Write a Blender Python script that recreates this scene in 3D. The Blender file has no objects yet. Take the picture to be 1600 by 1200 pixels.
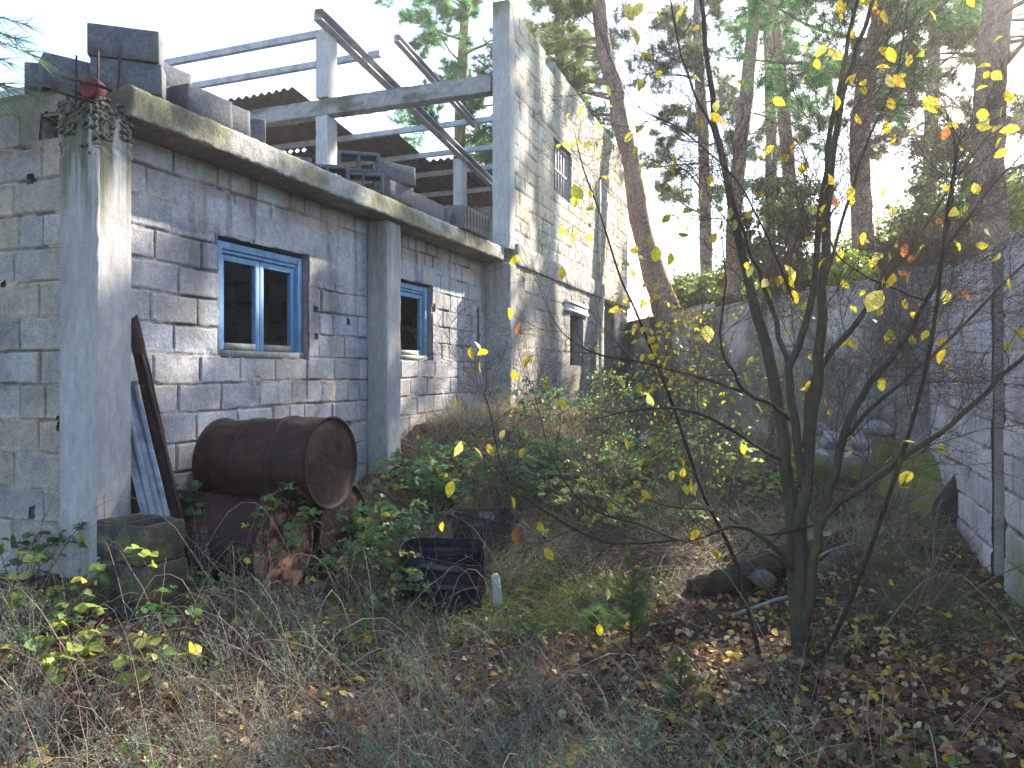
import bpy, math, random
import numpy as np
from mathutils import Vector, Matrix, Quaternion
R = math.radians
SC = bpy.context.scene
COL = SC.collection

# ------------------------------------------------------------------ camera, sky, sun, exposure
EYE = 1.5
F = 1160.0
cam_d = bpy.data.cameras.new("camera"); cam = bpy.data.objects.new("camera", cam_d); COL.objects.link(cam)
cam.location = (0, 0, EYE); cam.rotation_euler = (R(90), 0, 0)
cam_d.sensor_width = 36; cam_d.lens = F/1600*36
cam_d.shift_y = -0.0125
cam_d.clip_start = 0.05; cam_d.clip_end = 2000
SC.camera = cam

SUN_AZ, SUN_EL = 42.0, 34.0
world = bpy.data.worlds.new("World"); SC.world = world; world.use_nodes = True
wn = world.node_tree.nodes; wl = world.node_tree.links; wn.clear()
sky = wn.new("ShaderNodeTexSky"); sky.sky_type = 'NISHITA'; sky.sun_disc = False
sky.sun_elevation = R(SUN_EL); sky.sun_rotation = R(SUN_AZ); sky.air_density = 1.0; sky.dust_density = 1.0
bg = wn.new("ShaderNodeBackground"); bg.inputs['Strength'].default_value = 0.11
wo = wn.new("ShaderNodeOutputWorld"); wl.new(sky.outputs[0], bg.inputs[0]); wl.new(bg.outputs[0], wo.inputs[0])

sd = bpy.data.lights.new("sun", 'SUN'); sd.energy = 5.0; sd.angle = R(0.8); sd.color = (1.0, 0.90, 0.74)
sun = bpy.data.objects.new("sun", sd); COL.objects.link(sun)
sv = Vector((math.sin(R(SUN_AZ))*math.cos(R(SUN_EL)), math.cos(R(SUN_AZ))*math.cos(R(SUN_EL)), math.sin(R(SUN_EL))))
sun.rotation_euler = sv.to_track_quat('Z', 'Y').to_euler()
sun.location = sv*60
SC.view_settings.view_transform = 'Standard'; SC.view_settings.look = 'None'
SC.view_settings.exposure = 2.3; SC.view_settings.gamma = 1
SC.render.engine = 'CYCLES'
SC.cycles.max_bounces = 6; SC.cycles.diffuse_bounces = 3; SC.cycles.transparent_max_bounces = 6

# ------------------------------------------------------------------ frame of the building: u along the facade, v out of it
S1, C1 = 0.3476, 0.9377
def W(u, v, z=0.0): return (u*S1+v*C1, u*C1-v*S1, z)
D1 = np.array((S1, C1, 0.)); NV = np.array((C1, -S1, 0.)); UP = np.array((0., 0., 1.))
def uv_of(x, y): return (x*S1+y*C1, x*C1-y*S1)
def at(px, py, Y):                     # a point seen at photo pixel px,py and Y metres away
    return ((px-800)/F*Y, Y, EYE+(580-py)/F*Y)
YAW = math.atan2(C1, S1)               # direction of D1

# ------------------------------------------------------------------ numpy noise
def _h(ix, iy, iz, s):
    n = (ix.astype(np.int64)*374761393 + iy.astype(np.int64)*668265263 + iz.astype(np.int64)*1103515245 + s*974634777) & 0xffffffff
    n = ((n ^ (n >> 13))*1274126177) & 0xffffffff
    n = ((n ^ (n >> 16))*2246822519) & 0xffffffff
    return ((n ^ (n >> 15)) & 0xffffff)/float(0xffffff)
def vn(x, y, z=None, s=0):
    x = np.asarray(x, float); y = np.asarray(y, float); z = np.zeros_like(x) if z is None else np.asarray(z, float)
    x, y, z = np.broadcast_arrays(x, y, z)
    ix, iy, iz = np.floor(x), np.floor(y), np.floor(z)
    fx, fy, fz = x-ix, y-iy, z-iz
    fx, fy, fz = [t*t*(3-2*t) for t in (fx, fy, fz)]
    r = 0
    for a in (0, 1):
        for b in (0, 1):
            for c in (0, 1):
                w = (fx if a else 1-fx)*(fy if b else 1-fy)*(fz if c else 1-fz)
                r = r+w*_h(ix+a, iy+b, iz+c, s)
    return r
def fbm(x, y, z=None, o=4, s=0):
    r = 0; a = .5; t = 0; k = 1.0
    for i in range(o):
        r = r+a*vn(np.asarray(x)*k, np.asarray(y)*k, None if z is None else np.asarray(z)*k, s+i*17); t += a; a *= .5; k *= 2.03
    return r/t
def ss(a, b, x):
    t = np.clip((np.asarray(x, float)-a)/(b-a), 0, 1); return t*t*(3-2*t)
def mixc(c1, c2, t):
    t = np.asarray(t)[..., None]; return np.asarray(c1)*(1-t)+np.asarray(c2)*t

# ------------------------------------------------------------------ object helpers
def setp(o, label=None, cat=None, group=None, kind=None):
    if label: o['label'] = label
    if cat: o['category'] = cat
    if group: o['group'] = group
    if kind: o['kind'] = kind
    return o
def empty(name, loc=(0, 0, 0), label=None, cat=None, group=None, rz=0.0):
    o = bpy.data.objects.new(name, None); COL.objects.link(o); o.location = loc; o.rotation_euler = (0, 0, rz)
    o.empty_display_size = .2
    return setp(o, label, cat, group)
def mk(name, V, Fs, mat, parent=None, col=None, smooth=False, world=True):
    """V (N,3) array, Fs list of index arrays (quads or tris). If world, V is in world space and is moved into the parent's space."""
    V = np.asarray(V, float).reshape(-1, 3)
    if parent is not None and world:
        mw = Matrix.LocRotScale(parent.location, parent.rotation_euler, parent.scale)
        if parent.parent is not None:
            pp = parent.parent
            mw = Matrix.LocRotScale(pp.location, pp.rotation_euler, pp.scale) @ mw
        inv = np.array(mw.inverted()); V = V@inv[:3, :3].T+inv[:3, 3]
    me = bpy.data.meshes.new(name)
    Fs = [np.asarray(f, int) for f in Fs if len(f)]
    n = sum(f.shape[0] for f in Fs); tot = sum(f.size for f in Fs)
    me.vertices.add(len(V)); me.vertices.foreach_set('co', V.astype('f4').ravel())
    me.loops.add(tot); me.polygons.add(n)
    me.loops.foreach_set('vertex_index', np.concatenate([f.ravel() for f in Fs]).astype('i4'))
    st = []; k = 0
    for f in Fs:
        st.append(k+np.arange(f.shape[0])*f.shape[1]); k += f.size
    me.polygons.foreach_set('loop_start', np.concatenate(st).astype('i4'))
    if smooth: me.polygons.foreach_set('use_smooth', np.ones(n, bool))
    me.update(calc_edges=True)
    if col is not None:
        a = me.color_attributes.new('Col', 'FLOAT_COLOR', 'POINT')
        c = np.ones((len(V), 4), 'f4'); c[:, :3] = np.asarray(col); a.data.foreach_set('color', c.ravel())
    if mat: me.materials.append(mat)
    o = bpy.data.objects.new(name, me); COL.objects.link(o)
    if parent is not None: o.parent = parent
    return o
def copy_tree(o, parent=None):
    c = o.copy(); COL.objects.link(c); c.parent = parent
    for ch in list(o.children): copy_tree(ch, c)
    return c
class MB:
    def __init__(s): s.V = []; s.Q = []; s.T = []; s.C = []; s.n = 0
    def add(s, V, Q=None, T=None, c=None):
        V = np.asarray(V, float).reshape(-1, 3)
        s.V.append(V)
        if Q is not None and len(Q): s.Q.append(np.asarray(Q, int)+s.n)
        if T is not None and len(T): s.T.append(np.asarray(T, int)+s.n)
        cc = np.ones((len(V), 3)) if c is None else np.broadcast_to(np.asarray(c, float), (len(V), 3))
        s.C.append(cc); s.n += len(V); return s
    def build(s, name, mat, parent=None, smooth=False, world=True):
        Fs = []
        if s.Q: Fs.append(np.concatenate(s.Q))
        if s.T: Fs.append(np.concatenate(s.T))
        return mk(name, np.concatenate(s.V), Fs, mat, parent, np.concatenate(s.C), smooth, world)
def grid_faces(nx, ny, off=0):
    i, j = np.meshgrid(np.arange(nx-1), np.arange(ny-1), indexing='ij')
    a = (i*ny+j).ravel()+off
    return np.stack([a, a+ny, a+ny+1, a+1], 1)
def obox(mb, o, ax, ay, az, lo, hi, c=None):
    """box in a frame (origin o, axes ax ay az)"""
    o, ax, ay, az = map(np.asarray, (o, ax, ay, az))
    P = [o+ax*x+ay*y+az*z for x in (lo[0], hi[0]) for y in (lo[1], hi[1]) for z in (lo[2], hi[2])]
    Q = [(0, 1, 3, 2), (4, 6, 7, 5), (0, 4, 5, 1), (2, 3, 7, 6), (0, 2, 6, 4), (1, 5, 7, 3)]
    mb.add(P, Q, c=c)
def rough_box(o, ax, ay, az, lo, hi, res=.05, amp=.004, seed=0, colf=None, freq=9., chip=None):
    """box with gridded faces, displaced by noise of position; returns MB"""
    mb = MB(); o, ax, ay, az = map(lambda t: np.asarray(t, float), (o, ax, ay, az))
    lo = np.array(lo, float); hi = np.array(hi, float); A = (ax, ay, az)
    for d in range(3):
        e, f = [(1, 2), (2, 0), (0, 1)][d]
        ne = max(2, int((hi[e]-lo[e])/res)+2); nf = max(2, int((hi[f]-lo[f])/res)+2)
        E, G = np.meshgrid(np.linspace(lo[e], hi[e], ne), np.linspace(lo[f], hi[f], nf), indexing='ij')
        for side in (0, 1):
            L = np.zeros(E.shape+(3,)); L[..., e] = E; L[..., f] = G; L[..., d] = hi[d] if side else lo[d]
            L0 = L.copy()
            q = L*freq
            for k in range(3):
                L[..., k] += (fbm(q[..., 0]+k*31, q[..., 1], q[..., 2], 3, seed)-.5)*2*amp
            # rounded, worn edges
            cen = (lo+hi)/2; half = (hi-lo)/2
            ed = (half-np.abs(L0-cen)); srt = np.sort(ed, -1)
            edge = np.exp(-srt[..., 1]/.012)
            wear = edge*(.3+1.2*fbm(q[..., 0]*1.7, q[..., 1]*1.7, q[..., 2]*1.7, 2, seed+5))*min(.01, amp*2.2)
            L -= np.sign(L0-cen)*(ed < .02)*wear[..., None]
            if chip is not None: L = chip(L, L0)
            P = o+L[..., 0:1]*ax+L[..., 1:2]*ay+L[..., 2:3]*az
            Fq = grid_faces(ne, nf)
            if not side: Fq = Fq[:, ::-1]
            c = None
            if colf is not None: c = colf(L0, P).reshape(-1, 3)
            mb.add(P.reshape(-1, 3), Fq, c=c)
    return mb
def voxel(mb, o, ax, ay, az, xs, ys, zs, solid, c=None):
    """solid blocks on an uneven grid; only outer faces are made"""
    o, ax, ay, az = map(np.asarray, (o, ax, ay, az))
    nx, ny, nz = len(xs)-1, len(ys)-1, len(zs)-1
    S = np.zeros((nx+2, ny+2, nz+2), bool)
    for i in range(nx):
        for j in range(ny):
            for k in range(nz): S[i+1, j+1, k+1] = solid(i, j, k)
    V = []; Q = []
    def fc(pts):
        b = len(V); V.extend([o+ax*p[0]+ay*p[1]+az*p[2] for p in pts]); Q.append((b, b+1, b+2, b+3))
    for i in range(nx):
        for j in range(ny):
            for k in range(nz):
                if not S[i+1, j+1, k+1]: continue
                x0, x1, y0, y1, z0, z1 = xs[i], xs[i+1], ys[j], ys[j+1], zs[k], zs[k+1]
                if not S[i, j+1, k+1]: fc([(x0, y0, z0), (x0, y0, z1), (x0, y1, z1), (x0, y1, z0)])
                if not S[i+2, j+1, k+1]: fc([(x1, y0, z0), (x1, y1, z0), (x1, y1, z1), (x1, y0, z1)])
                if not S[i+1, j, k+1]: fc([(x0, y0, z0), (x1, y0, z0), (x1, y0, z1), (x0, y0, z1)])
                if not S[i+1, j+2, k+1]: fc([(x0, y1, z0), (x0, y1, z1), (x1, y1, z1), (x1, y1, z0)])
                if not S[i+1, j+1, k]: fc([(x0, y0, z0), (x0, y1, z0), (x1, y1, z0), (x1, y0, z0)])
                if not S[i+1, j+1, k+2]: fc([(x0, y0, z1), (x1, y0, z1), (x1, y1, z1), (x0, y1, z1)])
    mb.add(V, Q, c=c)
def tube(mb, pts, rad, n=6, c=(1, 1, 1), cap=True, twist=0.0, jitter=0.0):
    P = np.asarray(pts, float); m = len(P); rad = np.broadcast_to(np.asarray(rad, float), (m,))
    T = np.gradient(P, axis=0); T /= np.linalg.norm(T, axis=1)[:, None]+1e-9
    a = np.array((0, 0, 1.)) if abs(T[0][2]) < .9 else np.array((1., 0, 0))
    N = np.zeros_like(P); nrm = np.cross(T[0], a); nrm /= np.linalg.norm(nrm)
    for i in range(m):
        nrm = nrm-T[i]*np.dot(nrm, T[i]); nrm /= np.linalg.norm(nrm)+1e-9; N[i] = nrm
    B = np.cross(T, N)
    th = np.arange(n)*2*math.pi/n
    rr = rad[:, None]*(1+(np.random.RandomState(m*7+n).rand(m, n)-.5)*jitter if jitter else 1)*np.ones((m, n))
    V = P[:, None]+rr[..., None]*(np.cos(th)[None, :, None]*N[:, None]+np.sin(th)[None, :, None]*B[:, None])
    i, j = np.meshgrid(np.arange(m-1), np.arange(n), indexing='ij')
    j2 = (j+1) % n
    Q = np.stack([i*n+j, i*n+j2, (i+1)*n+j2, (i+1)*n+j], -1).reshape(-1, 4)
    V = V.reshape(-1, 3); Tt = None
    if cap:
        V = np.concatenate([V, P[:1], P[-1:]]); k = m*n
        Tt = [(k, (q+1) % n, q) for q in range(n)]+[(k+1, (m-1)*n+q, (m-1)*n+(q+1) % n) for q in range(n)]
    cc = np.asarray(c, float)
    if cc.ndim == 2: cc = np.concatenate([np.repeat(cc, n, 0), cc[:1], cc[-1:]]) if cap else np.repeat(cc, n, 0)
    mb.add(V, Q, Tt, cc)
def smooth_path(pts, k=5):
    """Catmull-Rom through the given points"""
    P = np.asarray(pts, float); P = np.vstack([2*P[0]-P[1], P, 2*P[-1]-P[-2]]); out = []
    for i in range(1, len(P)-2):
        for t in np.linspace(0, 1, k, endpoint=False):
            a, b, c_, d = P[i-1], P[i], P[i+1], P[i+2]
            out.append(.5*((2*b)+(-a+c_)*t+(2*a-5*b+4*c_-d)*t*t+(-a+3*b-3*c_+d)*t**3))
    out.append(P[-2]); return np.array(out)

# ------------------------------------------------------------------ materials
def mat_new(name):
    m = bpy.data.materials.new(name); m.use_nodes = True
    nt = m.node_tree; b = nt.nodes['Principled BSDF']; return m, nt, b
def _noise(nt, scale, detail=5, rough=.6, vec=None, dist=0.):
    n = nt.nodes.new('ShaderNodeTexNoise'); n.inputs['Scale'].default_value = scale; n.inputs['Detail'].default_value = detail
    n.inputs['Roughness'].default_value = rough; n.inputs['Distortion'].default_value = dist
    if vec is not None: nt.links.new(vec, n.inputs['Vector'])
    return n
def _ramp(nt, fac, stops):
    r = nt.nodes.new('ShaderNodeValToRGB'); nt.links.new(fac, r.inputs[0]); el = r.color_ramp.elements
    while len(el) < len(stops): el.new(.5)
    for e, (p, c) in zip(el, stops):
        e.position = p; e.color = tuple(c)+(1,) if len(c) == 3 else c
    return r
def _mul(nt, a, b, fac=1., mode='MULTIPLY'):
    m = nt.nodes.new('ShaderNodeMix'); m.data_type = 'RGBA'; m.blend_type = mode
    if isinstance(fac, float): m.inputs[0].default_value = fac
    else: nt.links.new(fac, m.inputs[0])
    for k, s in ((6, a), (7, b)):
        if isinstance(s, tuple): m.inputs[k].default_value = s+(1,)
        else: nt.links.new(s, m.inputs[k])
    return m.outputs[2]
def m_masonry(name, tint=(1, 1, 1), speck=.35, bump=.5, fine=90., rough=.95, big=3., stretch=(1, 1, 1), moss=None):
    """mesh colours x speckle and mottling, grainy bump"""
    m, nt, b = mat_new(name); L = nt.links
    tc = nt.nodes.new('ShaderNodeTexCoord'); mp = nt.nodes.new('ShaderNodeMapping'); L.new(tc.outputs['Object'], mp.inputs[0]); mp.inputs['Scale'].default_value = stretch
    at_ = nt.nodes.new('ShaderNodeAttribute'); at_.attribute_name = 'Col'
    n1 = _noise(nt, fine, 3, .7, tc.outputs['Object']); n2 = _noise(nt, big, 6, .62, mp.outputs[0]); n3 = _noise(nt, fine*.22, 4, .6, mp.outputs[0])
    r1 = _ramp(nt, n1.outputs['Fac'], [(.3, (1-speck,)*3), (.7, (1+speck*.6,)*3)])
    r2 = _ramp(nt, n2.outputs['Fac'], [(.28, (.62, .63, .66)), (.5, (1, 1, 1)), (.75, (1.18, 1.15, 1.08))])
    r3 = _ramp(nt, n3.outputs['Fac'], [(.3, (.8, .8, .82)), (.7, (1.12, 1.12, 1.1))])
    c = _mul(nt, at_.outputs['Color'], r1.outputs[0]); c = _mul(nt, c, r2.outputs[0]); c = _mul(nt, c, r3.outputs[0]); c = _mul(nt, c, tuple(tint))
    if moss:
        nm = _noise(nt, moss[0], 5, .65, mp.outputs[0]); rm = _ramp(nt, nm.outputs['Fac'], [(moss[1], (0, 0, 0)), (moss[1]+.12, (1, 1, 1))])
        c = _mul(nt, c, tuple(moss[2]), rm.outputs[0], 'MIX')
    L.new(c, b.inputs['Base Color']); b.inputs['Roughness'].default_value = rough
    b.inputs['Specular IOR Level'].default_value = .25
    bp = nt.nodes.new('ShaderNodeBump'); bp.inputs['Strength'].default_value = bump; bp.inputs['Distance'].default_value = .006
    ad = nt.nodes.new('ShaderNodeMath'); ad.operation = 'ADD'; L.new(n1.outputs['Fac'], ad.inputs[0]); L.new(n3.outputs['Fac'], ad.inputs[1])
    L.new(ad.outputs[0], bp.inputs['Height']); L.new(bp.outputs[0], b.inputs['Normal'])
    return m
def m_leafy(name, trans=.45, rough=.55, var=.25, scale=40.):
    m, nt, b = mat_new(name); L = nt.links
    at_ = nt.nodes.new('ShaderNodeAttribute'); at_.attribute_name = 'Col'
    tc = nt.nodes.new('ShaderNodeTexCoord')
    n = _noise(nt, scale, 3, .6, tc.outputs['Object']); r = _ramp(nt, n.outputs['Fac'], [(.3, (1-var,)*3), (.7, (1+var,)*3)])
    c = _mul(nt, at_.outputs['Color'], r.outputs[0])
    L.new(c, b.inputs['Base Color']); b.inputs['Roughness'].default_value = rough; b.inputs['Specular IOR Level'].default_value = .35
    t = nt.nodes.new('ShaderNodeBsdfTranslucent'); L.new(c, t.inputs[0])
    mx = nt.nodes.new('ShaderNodeMixShader'); mx.inputs[0].default_value = trans
    L.new(b.outputs[0], mx.inputs[1]); L.new(t.outputs[0], mx.inputs[2])
    out = [q for q in nt.nodes if q.type == 'OUTPUT_MATERIAL'][0]; L.new(mx.outputs[0], out.inputs[0])
    return m
def m_rust(name, base, flake, thr=.5, scale=6., metal=.2):
    m, nt, b = mat_new(name); L = nt.links
    tc = nt.nodes.new('ShaderNodeTexCoord')
    n1 = _noise(nt, scale, 8, .7, tc.outputs['Object'], .6); n2 = _noise(nt, scale*7, 4, .7, tc.outputs['Object'])
    r1 = _ramp(nt, n1.outputs['Fac'], [(thr-.16, base), (thr, tuple(x*1.5 for x in base)), (thr+.1, flake), (thr+.3, tuple(x*.6 for x in flake))])
    r2 = _ramp(nt, n2.outputs['Fac'], [(.3, (.55, .55, .55)), (.7, (1.25, 1.2, 1.15))])
    c = _mul(nt, r1.outputs[0], r2.outputs[0]); L.new(c, b.inputs['Base Color'])
    b.inputs['Roughness'].default_value = .75; b.inputs['Metallic'].default_value = metal
    bp = nt.nodes.new('ShaderNodeBump'); bp.inputs['Strength'].default_value = .6; bp.inputs['Distance'].default_value = .006
    ad = nt.nodes.new('ShaderNodeMath'); ad.operation = 'ADD'; L.new(n1.outputs['Fac'], ad.inputs[0]); L.new(n2.outputs['Fac'], ad.inputs[1])
    L.new(ad.outputs[0], bp.inputs['Height']); L.new(bp.outputs[0], b.inputs['Normal'])
    return m
def m_wood(name, c1, c2, stretch=(30, 30, 2), rough=.85, bump=.5):
    m, nt, b = mat_new(name); L = nt.links
    tc = nt.nodes.new('ShaderNodeTexCoord'); mp = nt.nodes.new('ShaderNodeMapping'); mp.inputs['Scale'].default_value = stretch; L.new(tc.outputs['Object'], mp.inputs[0])
    n1 = _noise(nt, 1.5, 6, .7, mp.outputs[0], .8); r = _ramp(nt, n1.outputs['Fac'], [(.3, c1), (.68, c2)])
    n2 = _noise(nt, 5, 4, .6, tc.outputs['Object']); r2 = _ramp(nt, n2.outputs['Fac'], [(.3, (.7, .7, .7)), (.65, (1.1, 1.1, 1.1))])
    c = _mul(nt, r.outputs[0], r2.outputs[0]); L.new(c, b.inputs['Base Color']); b.inputs['Roughness'].default_value = rough
    bp = nt.nodes.new('ShaderNodeBump'); bp.inputs['Strength'].default_value = bump; bp.inputs['Distance'].default_value = .004
    L.new(n1.outputs['Fac'], bp.inputs['Height']); L.new(bp.outputs[0], b.inputs['Normal'])
    return m
M = dict(
    block=m_masonry('block_masonry', bump=.7),
    conc=m_masonry('board_marked_concrete', speck=.18, bump=.35, fine=120., big=2.2, stretch=(1, 1, .35)),
    rough=m_masonry('worn_mossy_concrete', speck=.4, bump=.9, fine=70., big=5.),
    soil=m_masonry('yard_soil', speck=.5, bump=1., fine=60., big=2.5),
    bark=m_masonry('tree_bark', speck=.35, bump=.9, fine=60., big=9., stretch=(1, 1, .5), moss=(7., .55, (.085, .10, .035))),
    pinebark=m_masonry('pine_bark', speck=.5, bump=1.0, fine=22., big=4., stretch=(1.6, 1.6, .5)),
    stone=m_masonry('rubble_stone', speck=.3, bump=.8, fine=50., big=8.),
    mossy=m_masonry('moss_covered_sheet', speck=.4, bump=1., fine=70., big=6., moss=(6., .44, (.16, .18, .03))),
    leaf=m_leafy('leaf', .5, .42), needle=m_leafy('needle', .5, .5, .3, 3.), grass=m_leafy('grass_blade', .3, .6, .3, 9.),
    litter=m_leafy('fallen_leaf', .12, .7, .3, 50.), twig=m_masonry('dry_twig', speck=.25, bump=.3, fine=90., big=10.),
    rust=m_rust('rusty_drum_steel', (.022, .009, .0075), (.065, .024, .018), .52, 5.),
    lid=m_rust('flaking_rusted_lid', (.04, .016, .012), (.36, .20, .12), .46, 11.),
    darkrust=m_rust('dark_rusted_steel', (.03, .013, .011), (.11, .05, .038), .55, 8.),
    redtin=m_rust('red_rusted_tin', (.13, .025, .02), (.08, .03, .025), .6, 8.),
    blue=m_wood('peeling_blue_paint', (.06, .17, .36), (.17, .33, .52), (18, 18, 3), .6, .35),
    oldwood=m_wood('weathered_grey_wood', (.09, .085, .10), (.36, .34, .36)),
    sill=m_wood('bare_weathered_sill', (.12, .14, .15), (.33, .33, .28)),
    plank=m_wood('dark_plank', (.04, .03, .028), (.12, .09, .075)),
    roofsheet=m_wood('brown_underside_of_roofing', (.07, .05, .042), (.16, .12, .10), (3, 3, 3), .9, .3),
    steel=m_wood('weathered_grey_steel', (.22, .23, .27), (.46, .47, .52), (4, 4, 4), .55, .2),
)
def m_plain(name, c, rough=.5, metal=0., spec=.5):
    m, nt, b = mat_new(name); tc = nt.nodes.new('ShaderNodeTexCoord'); n = _noise(nt, 12, 6, .65, tc.outputs['Object'])
    r = _ramp(nt, n.outputs['Fac'], [(.35, tuple(x*.6 for x in c)), (.7, tuple(x*1.4 for x in c))]); nt.links.new(r.outputs[0], b.inputs['Base Color'])
    b.inputs['Roughness'].default_value = rough; b.inputs['Metallic'].default_value = metal; b.inputs['Specular IOR Level'].default_value = spec
    return m
M['plastic'] = m_plain('black_plastic', (.010, .014, .026), .36)
M['white'] = m_plain('white_painted_wood', (.55, .55, .52), .6)
M['zinc'] = m_plain('grooved_zinc_sheet', (.16, .18, .22), .45, .4)
M['pale'] = m_plain('pale_plaster_sack', (.30, .31, .33), .8)
# ------------------------------------------------------------------ the ground
RW = 1.2                                # v of the right boundary wall
def H(x, y):
    x = np.asarray(x, float); y = np.asarray(y, float)
    u, v = uv_of(x, y)
    rise = np.interp(u, [-5, 0, 2.5, 5, 6.5, 8, 12, 16, 24], [-.15, -.02, .0, .05, .18, .34, .62, .80, .9])
    L = np.interp(u, [-5, 0, 2.2, 3.3, 3.9, 5.2, 6.3, 7.4, 9, 12, 16, 24], [.0, .12, .28, .30, .12, .14, .42, .92, .96, .88, .86, .9])
    wv = ss(0, 1, (-1.25-v+.35*(fbm(u*.8, v*.8, s=4)-.5))/1.9)
    z = rise*(1-wv)+np.maximum(L, rise)*wv
    wr = ss(-.5, 1.15, v); z = z+wr*np.interp(u, [0, 2, 6, 8], [.12, .26, .14, .05])
    z = z+(fbm(u*1.1, v*1.1, s=9)-.5)*.14+(fbm(u*5, v*5, s=3)-.5)*.05
    return z
# the one ground sheet: fine near the camera, coarse towards the horizon
def axis(a, b, step, far):
    m = np.arange(a, b+1e-6, step); k = [b]; s = step
    while k[-1] < far: s *= 1.35; k.append(k[-1]+s)
    l = [a]; s = step
    while l[-1] > -far: s *= 1.35; l.append(l[-1]-s)
    return np.concatenate([np.array(l[1:][::-1]), m, np.array(k[1:])])
gx = axis(-5, 6, .05, 110); gy = axis(1.2, 18, .06, 110)
HZ = 190
GX, GY = np.meshgrid(gx, gy, indexing='ij')
GZ = H(GX, GY)
dist = np.hypot(GX, GY-8); GZ = np.where(dist > 30, GZ*np.clip(1-(dist-30)/60, 0, 1), GZ)
GZ = GZ+(fbm(GX*14, GY*14, s=8)-.5)*.03*(dist < 20)
gu, gv = uv_of(GX, GY)
gc = mixc((.026, .018, .014), (.055, .040, .028), fbm(GX*2, GY*2, s=21))
gc = mixc(gc, (.115, .048, .028), ss(.45, .62, fbm(GX*1.6, GY*1.6, s=33))*ss(-1.2, -2.4, gv)*ss(5.5, 7, gu)*.9)
ground = mk('ground', np.stack([GX, GY, GZ], -1).reshape(-1, 3), [grid_faces(len(gx), len(gy))], M['soil'], None, gc.reshape(-1, 3), True)
setp(ground, kind='structure')

# raised terrace behind the boundary walls
BW = [(1400, 7.45), (1290, 8.94), (1200, 10.4), (1100, 12.84), (977, 17.75)]
BWP = [((px-800)/F*Y, Y) for px, Y in BW]
bwx = np.array([p[0] for p in BWP]); bwy = np.array([p[1] for p in BWP])
def terr_z(x, y):
    edge = np.interp(y, bwy, bwx)                       # x of the wall at this y
    d = np.where(y < 7.45, 99, x-edge)
    u, v = uv_of(x, y); d = np.minimum(d, np.where(y < 7.45, v-RW, d))
    z = 2.28+1.15*ss(.2, 5, d)+1.2*ss(3.5, 11, d)+np.clip(d-11, 0, 12)*.02
    z = z+(fbm(x*.7, y*.7, s=5)-.5)*.5*ss(0, 1.5, d)+(fbm(x*3, y*3, s=6)-.5)*.12
    return z
def terrace():
    mb = MB()
    tt = np.linspace(-1.5, 27.5, 240)                    # along
    dd = np.concatenate([np.linspace(.12, 6, 60), np.linspace(6.2, 34, 50)])
    T, D = np.meshgrid(tt, dd, indexing='ij')
    bx = np.interp(T, [-1.5]+list(bwy)+[27.5], [0]+list(bwx)+[1.5]); 
    # below y=7.45 the edge is the straight right wall
    ex = np.where(T < 7.45, (RW+T*S1)/C1, bx); X = ex+D; Y = T
    Z = terr_z(X, Y)
    c = mixc((.06, .045, .03), (.16, .065, .04), ss(.4, .6, fbm(X*1.1, Y*1.1, s=61)))
    c = mixc(c, (.10, .15, .04), ss(.45, .6, fbm(X*.6, Y*.6, s=64)+ss(3, 8, D)*.35))
    return mk('terrace', np.stack([X, Y, Z], -1).reshape(-1, 3), [grid_faces(len(tt), len(dd))[:, ::-1]], M['soil'], None, c.reshape(-1, 3), True)
setp(terrace(), kind='structure')

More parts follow.
